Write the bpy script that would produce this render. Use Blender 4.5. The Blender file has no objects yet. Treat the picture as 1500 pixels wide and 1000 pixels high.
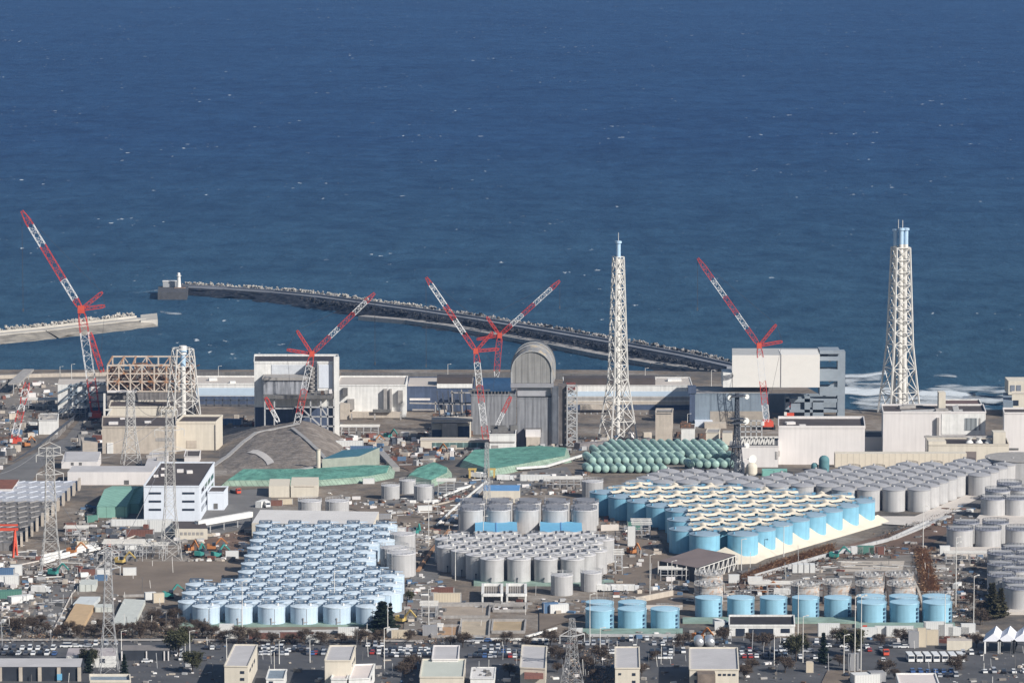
import bpy, math, random
from mathutils import Vector, Matrix
random.seed(7)
sc = bpy.context.scene
COL = sc.collection
PI = math.pi

# ------------------------------------------------------------------ camera
CAMZ, PITCH, FPX = 369.0, math.radians(6.76), 6283.0
cam_d = bpy.data.cameras.new("camera")
cam = bpy.data.objects.new("camera", cam_d)
COL.objects.link(cam)
cam.location = (0, 0, CAMZ)
cam.rotation_euler = (PI/2 - PITCH, 0, 0)
cam_d.sensor_width = 36.0
cam_d.lens = 36.0 * FPX / 1500.0
cam_d.clip_start, cam_d.clip_end = 5.0, 60000.0
sc.camera = cam

# ------------------------------------------------------------------ world, sun, exposure
SUN_EL, SUN_AZ = math.radians(33), math.radians(-40)      # sun right and behind the viewer
SD = Vector((math.cos(SUN_AZ)*math.cos(SUN_EL), math.sin(SUN_AZ)*math.cos(SUN_EL), math.sin(SUN_EL)))
w = bpy.data.worlds.new("World"); sc.world = w; w.use_nodes = True
nt = w.node_tree
sky = nt.nodes.new('ShaderNodeTexSky'); sky.sky_type = 'NISHITA'; sky.sun_disc = False
sky.sun_elevation = SUN_EL
sky.sun_rotation = math.atan2(SD.x, SD.y)
sky.altitude = 50; sky.air_density = 1.0; sky.dust_density = 1.0; sky.ozone_density = 1.2
bg = nt.nodes['Background']; bg.inputs[1].default_value = 0.072
nt.links.new(sky.outputs[0], bg.inputs[0])
sl = bpy.data.lights.new("sun", 'SUN'); sl.energy = 4.8; sl.angle = math.radians(0.53); sl.color = (1.0, 0.955, 0.89)
so = bpy.data.objects.new("sun", sl); COL.objects.link(so)
so.rotation_euler = SD.to_track_quat('Z', 'Y').to_euler()
so.location = (0, 1500, 800)
sc.view_settings.view_transform = 'Standard'; sc.view_settings.look = 'None'
sc.view_settings.exposure = 0.26; sc.view_settings.gamma = 1.0
HAZE_D = 0.000027                                       # density of the air box built at the end
sc.cycles.max_bounces = 6; sc.cycles.volume_bounces = 0
sc.cycles.use_denoising = True

# ------------------------------------------------------------------ pixel (1500 px wide photo) -> place
CT, ST = math.cos(PITCH), math.sin(PITCH)
def ray(px, py):
    a, b = (px-750)/FPX, (py-500)/FPX
    return Vector((a, CT - b*ST, -ST - b*CT))
Y1, Y2, ZH, ZL = 2260.0, 2540.0, 33.0, 10.0
def gz(x, y):
    if y <= Y1: return ZH
    if y >= Y2: return ZL
    return ZH + (y-Y1)*(ZL-ZH)/(Y2-Y1)
def P(px, py, z):
    d = ray(px, py); t = (z-CAMZ)/d.z
    return Vector((d.x*t, d.y*t, z))
def PG(px, py, off=0.0):
    p = P(px, py, ZH)
    if p.y > Y1:
        q = P(px, py, ZL)
        if q.y >= Y2: p = q
        else:
            d = ray(px, py); k = (ZL-ZH)/(Y2-Y1)
            t = (ZH - Y1*k - CAMZ)/(d.z - k*d.y)
            p = Vector((d.x*t, d.y*t, CAMZ+d.z*t))
    p.z += off
    return p
def PY(px, py, y):                       # point on the vertical plane at depth y
    d = ray(px, py); t = y/d.y
    return Vector((d.x*t, y, CAMZ+d.z*t))
def proj(p):
    z = p.y*CT - (p.z-CAMZ)*ST; u = p.y*ST + (p.z-CAMZ)*CT
    return (750 + FPX*p.x/z, 500 - FPX*u/z)
def mpp(p): return p.y/FPX               # metres per photo pixel there
def inside(x, y, poly):
    c = False; n = len(poly)
    for i in range(n):
        x1, y1 = poly[i]; x2, y2 = poly[(i+1) % n]
        if (y1 > y) != (y2 > y) and x < (x2-x1)*(y-y1)/(y2-y1)+x1: c = not c
    return c

# ------------------------------------------------------------------ materials
MATS = {}
def srgb(c):
    return tuple(((v/255)/12.92 if v/255 <= 0.04045 else ((v/255+0.055)/1.055)**2.4) for v in c)
def M(name, col, rough=0.75, var=0.14, scale=0.25, streak=0.0, stripe=None, seams=None, rand=0.0, metal=0.0, spec=0.3, rust=None, bump=0.0, bscale=1.0):
    """procedural painted / weathered surface: noise mottling, optional vertical streaks, ribs, per-object variation"""
    if name in MATS: return MATS[name]
    m = bpy.data.materials.new(name); m.use_nodes = True; MATS[name] = m
    n, l = m.node_tree.nodes, m.node_tree.links
    b = n['Principled BSDF']; b.inputs['Roughness'].default_value = rough; b.inputs['Metallic'].default_value = metal
    b.inputs['Specular IOR Level'].default_value = spec
    tc = n.new('ShaderNodeTexCoord')
    nz = n.new('ShaderNodeTexNoise'); nz.inputs['Scale'].default_value = scale; nz.inputs['Detail'].default_value = 7; nz.inputs['Roughness'].default_value = 0.65
    l.new(tc.outputs['Object'], nz.inputs['Vector'])
    mr = n.new('ShaderNodeMapRange'); mr.inputs[1].default_value = 0.3; mr.inputs[2].default_value = 0.7
    mr.inputs[3].default_value = 1-var; mr.inputs[4].default_value = 1+var*0.6
    l.new(nz.outputs[0], mr.inputs[0]); val = mr.outputs[0]
    def mul(a, bsock):
        x = n.new('ShaderNodeMath'); x.operation = 'MULTIPLY'; l.new(a, x.inputs[0]); l.new(bsock, x.inputs[1]); return x.outputs[0]
    if streak:
        mp = n.new('ShaderNodeMapping'); mp.inputs['Scale'].default_value = (0.9, 0.9, 0.06)
        l.new(tc.outputs['Object'], mp.inputs[0])
        n2 = n.new('ShaderNodeTexNoise'); n2.inputs['Scale'].default_value = 0.8; n2.inputs['Detail'].default_value = 5
        l.new(mp.outputs[0], n2.inputs['Vector'])
        m2 = n.new('ShaderNodeMapRange'); m2.inputs[1].default_value = 0.4; m2.inputs[2].default_value = 0.62
        m2.inputs[3].default_value = 1; m2.inputs[4].default_value = 1-streak
        l.new(n2.outputs[0], m2.inputs[0]); val = mul(val, m2.outputs[0])
    for ax, sp, wd, dk in ([(0,)+stripe] if stripe else []) + ([(2,)+seams] if seams else []):
        sx = n.new('ShaderNodeSeparateXYZ'); l.new(tc.outputs['Object'], sx.inputs[0])
        if ax == 0:
            ad = n.new('ShaderNodeMath'); ad.operation = 'ADD'; l.new(sx.outputs[0], ad.inputs[0]); l.new(sx.outputs[1], ad.inputs[1]); s = ad.outputs[0]
        else: s = sx.outputs[2]
        d = n.new('ShaderNodeMath'); d.operation = 'DIVIDE'; d.inputs[1].default_value = sp; l.new(s, d.inputs[0])
        f = n.new('ShaderNodeMath'); f.operation = 'FRACT'; l.new(d.outputs[0], f.inputs[0])
        g = n.new('ShaderNodeMath'); g.operation = 'LESS_THAN'; g.inputs[1].default_value = wd; l.new(f.outputs[0], g.inputs[0])
        k = n.new('ShaderNodeMapRange'); k.inputs[3].default_value = 1; k.inputs[4].default_value = dk; l.new(g.outputs[0], k.inputs[0])
        val = mul(val, k.outputs[0])
    if rand:
        oi = n.new('ShaderNodeObjectInfo')
        k = n.new('ShaderNodeMapRange'); k.inputs[3].default_value = 1-rand; k.inputs[4].default_value = 1+rand*0.5
        l.new(oi.outputs['Random'], k.inputs[0]); val = mul(val, k.outputs[0])
    cc = n.new('ShaderNodeVectorMath'); cc.operation = 'SCALE'; cc.inputs[0].default_value = col[:3]
    l.new(val, cc.inputs['Scale']); out = cc.outputs[0]
    if rust:
        n3 = n.new('ShaderNodeTexNoise'); n3.inputs['Scale'].default_value = scale*1.7; n3.inputs['Detail'].default_value = 8
        l.new(tc.outputs['Object'], n3.inputs['Vector'])
        r3 = n.new('ShaderNodeMapRange'); r3.inputs[1].default_value = 0.52; r3.inputs[2].default_value = 0.64; l.new(n3.outputs[0], r3.inputs[0])
        mx = n.new('ShaderNodeMix'); mx.data_type = 'RGBA'; l.new(r3.outputs[0], mx.inputs[0]); l.new(out, mx.inputs[6]); mx.inputs[7].default_value = tuple(rust)+(1,)
        out = mx.outputs[2]
    l.new(out, b.inputs['Base Color'])
    if bump:
        nb_ = n.new('ShaderNodeTexNoise'); nb_.inputs['Scale'].default_value = bscale; nb_.inputs['Detail'].default_value = 6; l.new(tc.outputs['Object'], nb_.inputs['Vector'])
        bp = n.new('ShaderNodeBump'); bp.inputs['Strength'].default_value = 1.0; bp.inputs['Distance'].default_value = bump; l.new(nb_.outputs[0], bp.inputs['Height']); l.new(bp.outputs[0], b.inputs['Normal'])
    return m

WHITE = M('white_paint', (.76,.75,.72), var=.12, streak=.14)
WHITE2 = M('pale_grey_cladding', (.70,.665,.645), var=.08, streak=.06, stripe=(9.0,.025,.92), scale=.06)
CREAM = M('cream_cladding', (.64,.585,.49), var=.07, streak=.08)
CREAMSTR = M('ribbed_cream_cladding', (.66,.59,.48), var=.07, stripe=(3.2,.12,.78))
BEIGE = M('beige_concrete', (.50,.44,.37), var=.16, streak=.12)
CONC = M('grey_concrete', (.36,.34,.32), var=.2, streak=.15)
CONCD = M('dark_concrete', (.16,.155,.15), var=.25, streak=.2)
ROOFD = M('dark_brown_roof', (.085,.07,.065), var=.25, scale=.08)
ROOFG = M('grey_sheet_roof', (.47,.455,.455), var=.12, scale=.1, stripe=(4.0,.06,.85))
ROOFP = M('pale_sheet_roof', (.62,.60,.58), var=.08, scale=.1, stripe=(6.0,.04,.88))
ROOFGR = M('pale_green_grey_roof', (.50,.52,.46), var=.08, scale=.1)
ROOFB = M('beige_flat_roof', (.50,.45,.40), var=.12, scale=.05)
OFFICE = M('white_office_wall', (.66,.70,.76), var=.05, streak=.05)
GLASS = M('dark_glass', (.03,.04,.06), rough=.15, var=.2, spec=.6)
SLATE = M('blue_grey_cladding', (.22,.27,.32), var=.12, streak=.15, stripe=(12.0,.03,.6))
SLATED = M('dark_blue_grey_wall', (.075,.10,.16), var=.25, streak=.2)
GREYCL = M('ribbed_grey_cladding', (.27,.275,.29), var=.14, streak=.3, stripe=(4.5,.12,.7))
PALEBL = M('pale_blue_band_paint', (.48,.58,.68), var=.06)
BLUESH = M('sky_blue_sheet', (.16,.42,.62), var=.08)
BLUER = M('mid_blue_roof_sheet', (.12,.28,.52), var=.12)
BLUED = M('deep_blue_curved_sheet', (.02,.06,.13), var=.2, stripe=(3.0,.1,.8))
TEALR = M('dark_teal_roof', (.05,.15,.20), var=.2)
REDP = M('red_crane_paint', (.50,.055,.045), var=.2, scale=.6)
REDB = M('bright_red_paint', (.60,.09,.05), var=.2)
WHITEP = M('white_crane_paint', (.70,.70,.70), var=.1)
STEELW = M('white_tower_steel', (.66,.64,.60), var=.15, scale=.4)
STEELP = M('pylon_steel', (.50,.49,.47), var=.15)
STEELG = M('galvanised_steel', (.42,.42,.42), var=.2)
STEELD = M('dark_steel', (.07,.08,.10), var=.3)
RUSTY = M('cream_rusted_steel', (.58,.50,.42), var=.2, scale=.12, rust=(.42,.20,.09))
RUSTD = M('brown_debris', (.10,.07,.055), var=.5, scale=.5, rust=(.22,.10,.05))
PIPEB = M('pale_blue_top_paint', (.50,.64,.78), var=.1)
CABLE = M('dark_cable', (.05,.05,.06), var=.1)
TARP = M('green_tarpaulin', (.125,.31,.245), var=.4, scale=.1, stripe=(9.0,.05,.75), bump=1.6, bscale=.22)
TARPP = M('pale_green_tarpaulin', (.27,.36,.28), var=.35, scale=.2, stripe=(3.0,.14,.6), seams=(2.2,.1,.75))
TARPL = M('light_green_tent_sheet', (.22,.40,.33), var=.15, scale=.2, stripe=(4.5,.1,.7))
MINT = M('mint_vessel_paint', (.30,.44,.39), var=.2, scale=.35, rand=.22, rough=.5)
TANKA = M('pale_blue_tank_paint', (.52,.64,.75), var=.08, rand=.06, streak=.13, seams=(2.4,.03,.93), rough=.5)
ROOFA = M('pale_blue_tank_roof_paint', (.60,.69,.76), var=.25, scale=.5, rough=.5)
TANKB = M('grey_tank_paint', (.455,.45,.448), var=.09, streak=.16, seams=(2.6,.03,.93), rand=.07, rough=.55)
ROOFBK = M('grey_tank_roof_paint', (.57,.56,.565), var=.16, scale=.5, rough=.55)
TANKD = M('sky_blue_tank_paint', (.22,.47,.62), var=.09, streak=.12, seams=(2.6,.03,.93), rand=.05, rough=.5)
ROOFDT = M('blue_grey_tank_roof_paint', (.27,.37,.45), var=.12, scale=.4, rough=.5)
TANKE = M('big_grey_tank_paint', (.47,.463,.46), var=.08, streak=.12, stripe=(2.6,.07,.9), rand=.05, rough=.55)
ROOFE = M('big_grey_tank_roof_paint', (.335,.335,.35), var=.16, scale=.2, rough=.6)
TANKF = M('blue_tank_paint', (.28,.50,.63), var=.09, streak=.13, seams=(2.6,.03,.93), rand=.05, rough=.5)
BOLT = M('flanged_rusty_tank_steel', (.50,.47,.44), var=.15, seams=(2.6,.13,.6), stripe=(2.3,.06,.7), rust=(.40,.27,.19), scale=.3)
COVER = M('beige_rain_cover_sheet', (.66,.59,.475), var=.05, scale=.2)
BERM = M('pale_concrete_berm', (.58,.53,.48), var=.1, scale=.15)
MINTPAD = M('mint_green_coated_kerb', (.24,.33,.28), var=.35, scale=.12)
ASPH = M('asphalt', (.092,.092,.096), var=.3, scale=.06)
ASPHL = M('worn_asphalt', (.165,.158,.152), var=.25, scale=.05)
DIRT = M('brown_soil', (.20,.16,.125), var=.3, scale=.04)
DIRTG = M('grey_gravel', (.215,.19,.165), var=.3, scale=.06)
DIRTR = M('red_brown_soil', (.16,.105,.075), var=.35, scale=.1)
TAN = M('tan_pond_bed', (.40,.32,.24), var=.2, scale=.08)
SHOTC = M('sprayed_concrete_slope', (.245,.208,.175), var=.4, scale=.09, streak=.25, rust=(.28,.245,.215), bump=1.2, bscale=.3)
REED = M('dry_brown_reed', (.55,.35,.21), var=.5, scale=.4)
ROCKL = M('pale_concrete_block', (.42,.40,.36), var=.4, scale=.2)
ROCKD = M('dark_navy_rock', (.016,.020,.029), var=.6, scale=.15, rust=(.045,.046,.052))  # nearly black navy, greyer in noise patches
QUAY = M('breakwater_concrete', (.20,.21,.235), var=.25, scale=.05)
QUAYL = M('pale_breakwater_concrete', (.46,.43,.38), var=.2, scale=.05)
BARE = M('bare_brown_twigs', (.085,.062,.045), var=.4, scale=.6)
PINE = M('dark_conifer_needles', (.018,.03,.018), var=.5, scale=.6)
OLIVE = M('olive_leaves', (.065,.065,.03), var=.5, scale=.6)
OLIVEB = M('olive_brown_needles', (.055,.05,.024), var=.5, scale=.6)
BARK = M('bark', (.06,.045,.035), var=.3)
TYRE = M('black_rubber', (.02,.02,.02), var=.2)
CARC = {'white': M('white_car_paint', (.75,.75,.74), rough=.3, var=.04, spec=.5), 'silver': M('silver_car_paint', (.42,.43,.45), rough=.3, var=.04, spec=.5),
        'black': M('black_car_paint', (.02,.02,.025), rough=.25, var=.04, spec=.5), 'dark grey': M('grey_car_paint', (.09,.09,.10), rough=.3, var=.04, spec=.5),
        'blue': M('blue_car_paint', (.06,.12,.28), rough=.3, var=.04, spec=.5), 'red': M('red_car_paint', (.35,.04,.03), rough=.3, var=.04, spec=.5),
        'beige': M('beige_car_paint', (.5,.44,.33), rough=.3, var=.04, spec=.5)}
TEALM = M('teal_machine_paint', (.05,.25,.22), var=.15)
ORANGE = M('orange_machine_paint', (.42,.17,.06), var=.15)
YELLOW = M('yellow_machine_paint', (.52,.38,.13), var=.15)
GREENB = M('green_sheet', (.05,.28,.14), var=.15)
DISH = M('white_dish', (.7,.7,.66), var=.08)

# ------------------------------------------------------------------ mesh builder
class MB:
    def __init__(s): s.v = []; s.f = []; s.sm = []; s.mi = []; s.m = 0
    def add(s, vs, fs, smooth=False):
        o = len(s.v); s.v.extend([tuple(p) for p in vs])
        for f in fs: s.f.append([i+o for i in f]); s.sm.append(smooth); s.mi.append(s.m)
    def box(s, c, sz, rz=0.0):
        cx, cy, cz = c; a, b, h = sz[0]/2, sz[1]/2, sz[2]/2; co, si = math.cos(rz), math.sin(rz)
        vs = [(cx+x*co-y*si, cy+x*si+y*co, cz+z) for z in (-h, h) for x, y in ((-a,-b),(a,-b),(a,b),(-a,b))]
        s.add(vs, [(3,2,1,0),(4,5,6,7),(0,1,5,4),(1,2,6,5),(2,3,7,6),(3,0,4,7)])
    def prism(s, poly, z0, z1, bottom=True, top=True):
        n = len(poly); g = (lambda z, i: z[i] if isinstance(z, (list, tuple)) else z)
        vs = [(p[0], p[1], g(z0, i)) for i, p in enumerate(poly)] + [(p[0], p[1], g(z1, i)) for i, p in enumerate(poly)]
        fs = [(i, (i+1) % n, n+(i+1) % n, n+i) for i in range(n)]
        if top: fs.append(tuple(range(n, 2*n)))
        if bottom: fs.append(tuple(range(n-1, -1, -1)))
        s.add(vs, fs)
    def beam(s, a, b, t, t2=None):
        a, b = Vector(a), Vector(b); d = b-a
        if d.length < 1e-4: return
        d.normalize(); u = d.cross(Vector((0,0,1)))
        if u.length < 1e-3: u = Vector((1,0,0))
        u.normalize(); v = u.cross(d); t2 = t2 or t
        vs = []
        for p in (a, b):
            for i, j in ((-1,-1),(1,-1),(1,1),(-1,1)): vs.append(p + u*(i*t/2) + v*(j*t2/2))
        s.add(vs, [(0,1,5,4),(1,2,6,5),(2,3,7,6),(3,0,4,7),(3,2,1,0),(4,5,6,7)])
    def cyl(s, a, b, r0, r1=None, n=16, cap=True, dome=0.0):
        a, b = Vector(a), Vector(b); d = (b-a).normalized(); r1 = r0 if r1 is None else r1
        u = d.cross(Vector((0,0,1)))
        if u.length < 1e-3: u = Vector((1,0,0))
        u.normalize(); v = d.cross(u)
        rings = [(a, r0), (b, r1)]
        if dome:
            for k in (1, 2, 3): an = k*PI/8; rings.append((b+d*dome*math.sin(an), r1*math.cos(an)))
        vs = []
        for c, r in rings:
            for i in range(n):
                an = 2*PI*i/n; vs.append(c + u*(r*math.cos(an)) + v*(r*math.sin(an)))
        fs = []
        for k in range(len(rings)-1):
            for i in range(n): j = (i+1) % n; fs.append((k*n+i, k*n+j, k*n+n+j, k*n+n+i))
        s.add(vs, fs, True)
        if cap:
            L = (len(rings)-1)*n
            if dome:
                s.add([vs[L+i] for i in range(n)]+[b+d*dome], [(i, (i+1) % n, n) for i in range(n)], True)
            else: s.add([vs[L+i] for i in range(n)], [tuple(range(n))])
            s.add([vs[i] for i in range(n)], [tuple(range(n-1, -1, -1))])
    def ring(s, c, r, t, h, n=28):
        for i in range(n):
            a0, a1 = 2*PI*i/n, 2*PI*(i+1)/n
            s.beam((c[0]+r*math.cos(a0), c[1]+r*math.sin(a0), c[2]), (c[0]+r*math.cos(a1), c[1]+r*math.sin(a1), c[2]), t, h)
    def poly(s, pts): s.add(pts, [tuple(range(len(pts)))])
    def blob(s, c, r, seed, n=7, m=5, squash=1.0):
        rr = random.Random(seed); vs = []; fs = []
        for k in range(m+1):
            th = PI*k/m
            for i in range(n):
                ph = 2*PI*i/n; q = r*rr.uniform(.75, 1.2)
                vs.append((c[0]+q*math.sin(th)*math.cos(ph), c[1]+q*math.sin(th)*math.sin(ph), c[2]+q*squash*math.cos(th)))
        for k in range(m):
            for i in range(n): j = (i+1) % n; fs.append((k*n+i, (k+1)*n+i, (k+1)*n+j, k*n+j))
        s.add(vs, fs)
    def mesh(s, name, mats):
        me = bpy.data.meshes.new(name); me.from_pydata(s.v, [], s.f)
        for m in (mats if isinstance(mats, (list, tuple)) else [mats]): me.materials.append(m)
        me.polygons.foreach_set('use_smooth', s.sm); me.polygons.foreach_set('material_index', s.mi); me.update()
        return me
    def build(s, name, mats, parent=None):
        o = bpy.data.objects.new(name, s.mesh(name, mats)); COL.objects.link(o)
        if parent is not None: o.parent = parent
        return o

def tag(o, label=None, cat=None, group=None, kind=None):
    if label: o['label'] = label
    if cat: o['category'] = cat
    if group: o['group'] = group
    if kind: o['kind'] = kind
    return o
def thing(name, label, cat, loc, rz=0.0, group=None):
    o = bpy.data.objects.new(name, None); COL.objects.link(o); o.empty_display_size = 1
    o.location = loc; o.rotation_euler = (0, 0, rz)
    return tag(o, label, cat, group)
def kids(o): return [c for c in bpy.data.objects if c.parent == o]
def dup(root, children, loc, rz=None, label=None, scale=None):
    """copy a thing with its parts (children: list of (part, [sub-parts]))"""
    r = root.copy(); COL.objects.link(r); r.location = loc
    if rz is not None: r.rotation_euler = (0, 0, rz)
    if scale is not None: r.scale = scale
    if label: r['label'] = label
    for ch, subs in children:
        c = ch.copy(); COL.objects.link(c); c.parent = r
        for sb in subs:
            d = sb.copy(); COL.objects.link(d); d.parent = c
    return r
ORD = ['zeroth','first','second','third','fourth','fifth','sixth','seventh','eighth','ninth','tenth','eleventh','twelfth','thirteenth','fourteenth','fifteenth','sixteenth','seventeenth','eighteenth','nineteenth','twentieth',
       'twenty-first','twenty-second','twenty-third','twenty-fourth','twenty-fifth','twenty-sixth','twenty-seventh','twenty-eighth','twenty-ninth','thirtieth']

# ------------------------------------------------------------------ the setting: land, sea
def ground_mat():
    m = bpy.data.materials.new('worn_industrial_ground'); m.use_nodes = True; n, l = m.node_tree.nodes, m.node_tree.links
    b = n['Principled BSDF']; b.inputs['Roughness'].default_value = .9; b.inputs['Specular IOR Level'].default_value = .15
    tc = n.new('ShaderNodeTexCoord')
    def nz(s, d, r=.6):
        q = n.new('ShaderNodeTexNoise'); q.inputs['Scale'].default_value = s; q.inputs['Detail'].default_value = d; q.inputs['Roughness'].default_value = r
        l.new(tc.outputs['Object'], q.inputs['Vector']); return q.outputs[0]
    rp = n.new('ShaderNodeValToRGB'); rp.color_ramp.interpolation = 'LINEAR'
    e = rp.color_ramp.elements; e[0].position = .32; e[0].color = (.07,.066,.064,1); e[1].position = .68; e[1].color = (.30,.27,.24,1)
    for p, c in ((.42,(.135,.122,.11,1)), (.5,(.195,.158,.125,1)), (.58,(.235,.205,.175,1))):
        x = rp.color_ramp.elements.new(p); x.color = c
    l.new(nz(.022, 9, .68), rp.inputs[0])
    mx = n.new('ShaderNodeMix'); mx.data_type = 'RGBA'; mx.blend_type = 'MULTIPLY'; mx.inputs[0].default_value = .7
    r2 = n.new('ShaderNodeMapRange'); r2.inputs[1].default_value = .3; r2.inputs[2].default_value = .7; r2.inputs[3].default_value = .45; r2.inputs[4].default_value = 1.35
    l.new(nz(.35, 6, .75), r2.inputs[0]); l.new(rp.outputs[0], mx.inputs[6]); l.new(r2.outputs[0], mx.inputs[7])
    l.new(mx.outputs[2], b.inputs['Base Color']); return m
SHORE = [(-900, 2868), (40, 2868), (185, 2850), (200, 2668), (900, 2650)]
def shore_y(x):
    for (x0, y0), (x1, y1) in zip(SHORE, SHORE[1:]):
        if x0 <= x <= x1: return y0+(y1-y0)*(x-x0)/(x1-x0)
    return 2700
g = MB()
xs = [-900+30*i for i in range(61)]
ys0 = [1400, 1700, 2000, Y1, 2330, 2400, 2470, Y2, 2600]
rows = [[(x, y, gz(x, y)) for y in ys0]+[(x, shore_y(x), ZL), (x, shore_y(x)+.5, -8)] for x in xs]
k = len(rows[0])
g.add([p for r in rows for p in r], [(i*k+j, (i+1)*k+j, (i+1)*k+j+1, i*k+j+1) for i in range(60) for j in range(k-1)])
tag(g.build('ground', ground_mat()), kind='structure')

def sea_mat():
    m = bpy.data.materials.new('sea_water'); m.use_nodes = True; n, l = m.node_tree.nodes, m.node_tree.links
    b = n['Principled BSDF']; b.inputs['Roughness'].default_value = .5; b.inputs['Specular IOR Level'].default_value = .07; b.inputs['IOR'].default_value = 1.33
    tc = n.new('ShaderNodeTexCoord')
    def nz(sx, sy, s, d, r=.6, rot=0.0):
        mp = n.new('ShaderNodeMapping'); mp.inputs['Scale'].default_value = (sx, sy, 1); mp.inputs['Rotation'].default_value = (0, 0, rot); l.new(tc.outputs['Object'], mp.inputs[0])
        q = n.new('ShaderNodeTexNoise'); q.inputs['Scale'].default_value = s; q.inputs['Detail'].default_value = d; q.inputs['Roughness'].default_value = r
        l.new(mp.outputs[0], q.inputs['Vector']); return q.outputs[0]
    swell = nz(1.5, 1.0, .013, 9, .66, .10)
    big = nz(.8, 1.0, .0035, 5, .55, .06); fine = nz(2.2, 1.0, .026, 6, .7, .08)
    def mad(a, k, b_):
        x = n.new('ShaderNodeMath'); x.operation = 'MULTIPLY_ADD'; x.inputs[1].default_value = k; l.new(a, x.inputs[0]); l.new(b_, x.inputs[2]); return x.outputs[0]
    tot = mad(fine, .85, mad(big, .4, swell))
    rp = n.new('ShaderNodeValToRGB'); e = rp.color_ramp.elements
    mrr = n.new('ShaderNodeMapRange'); mrr.inputs[1].default_value = .92; mrr.inputs[2].default_value = 1.33; l.new(tot, mrr.inputs[0])
    e[0].position = 0; e[0].color = (.008,.030,.090,1); e[1].position = 1; e[1].color = (.021,.064,.152,1)
    l.new(mrr.outputs[0], rp.inputs[0])
    # shallow greener water near the shore, deep blue farther out
    sp = n.new('ShaderNodeSeparateXYZ'); l.new(tc.outputs['Object'], sp.inputs[0]); dm = n.new('ShaderNodeMapRange'); dm.inputs[1].default_value = 2800; dm.inputs[2].default_value = 5200; l.new(sp.outputs[1], dm.inputs[0])
    rs = n.new('ShaderNodeValToRGB'); q_ = rs.color_ramp.elements; q_[0].color = (.017,.050,.090,1); q_[1].color = (.040,.096,.146,1); l.new(mrr.outputs[0], rs.inputs[0])
    dx = n.new('ShaderNodeMix'); dx.data_type = 'RGBA'; l.new(dm.outputs[0], dx.inputs[0]); l.new(rs.outputs[0], dx.inputs[6]); l.new(rp.outputs[0], dx.inputs[7])
    # whitecaps: rare, short, crest-shaped
    wc = nz(2.6, 1.0, .04, 3, .55, .05); wm = nz(1, 1, .006, 3, .6)
    s2 = mad(wm, .45, wc)
    r3 = n.new('ShaderNodeMapRange'); r3.inputs[1].default_value = WCAP; r3.inputs[2].default_value = WCAP+.05; l.new(s2, r3.inputs[0])
    mx = n.new('ShaderNodeMix'); mx.data_type = 'RGBA'; l.new(r3.outputs[0], mx.inputs[0]); l.new(dx.outputs[2], mx.inputs[6]); mx.inputs[7].default_value = (.50,.54,.57,1)
    l.new(mx.outputs[2], b.inputs['Base Color'])
    bp = n.new('ShaderNodeBump'); bp.inputs['Strength'].default_value = .8; bp.inputs['Distance'].default_value = 4.0
    l.new(tot, bp.inputs['Height']); l.new(bp.outputs[0], b.inputs['Normal'])
    return m
WCAP = .945
g = MB(); g.poly([(-2600, 2560, 0), (2600, 2560, 0), (2600, 13500, 0), (-2600, 13500, 0)])
tag(g.build('sea', sea_mat()), kind='structure')

# a patch of ground: photo polygon draped on the land
LAY = [0]
def patch(name, pts, mat, kind='structure', off=None, label=None, cat=None):
    import bmesh
    if off is None: LAY[0] += 1; off = 0.06+0.02*LAY[0]
    bm = bmesh.new(); vs = [bm.verts.new(PG(x, y)) for x, y in pts]
    for v in vs: v.co.z = 0
    bm.faces.new(vs)
    for yy in (Y1, Y2):
        bmesh.ops.bisect_plane(bm, geom=bm.verts[:]+bm.edges[:]+bm.faces[:], plane_co=(0, yy, 0), plane_no=(0, 1, 0))
    bmesh.ops.triangulate(bm, faces=bm.faces[:])
    for v in bm.verts: v.co.z = gz(v.co.x, v.co.y)+off
    me = bpy.data.meshes.new(name); bmesh.ops.recalc_face_normals(bm, faces=bm.faces[:]); bm.to_mesh(me); bm.free(); me.materials.append(mat)
    o = bpy.data.objects.new(name, me); COL.objects.link(o)
    return tag(o, label, cat, None, kind)

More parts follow.
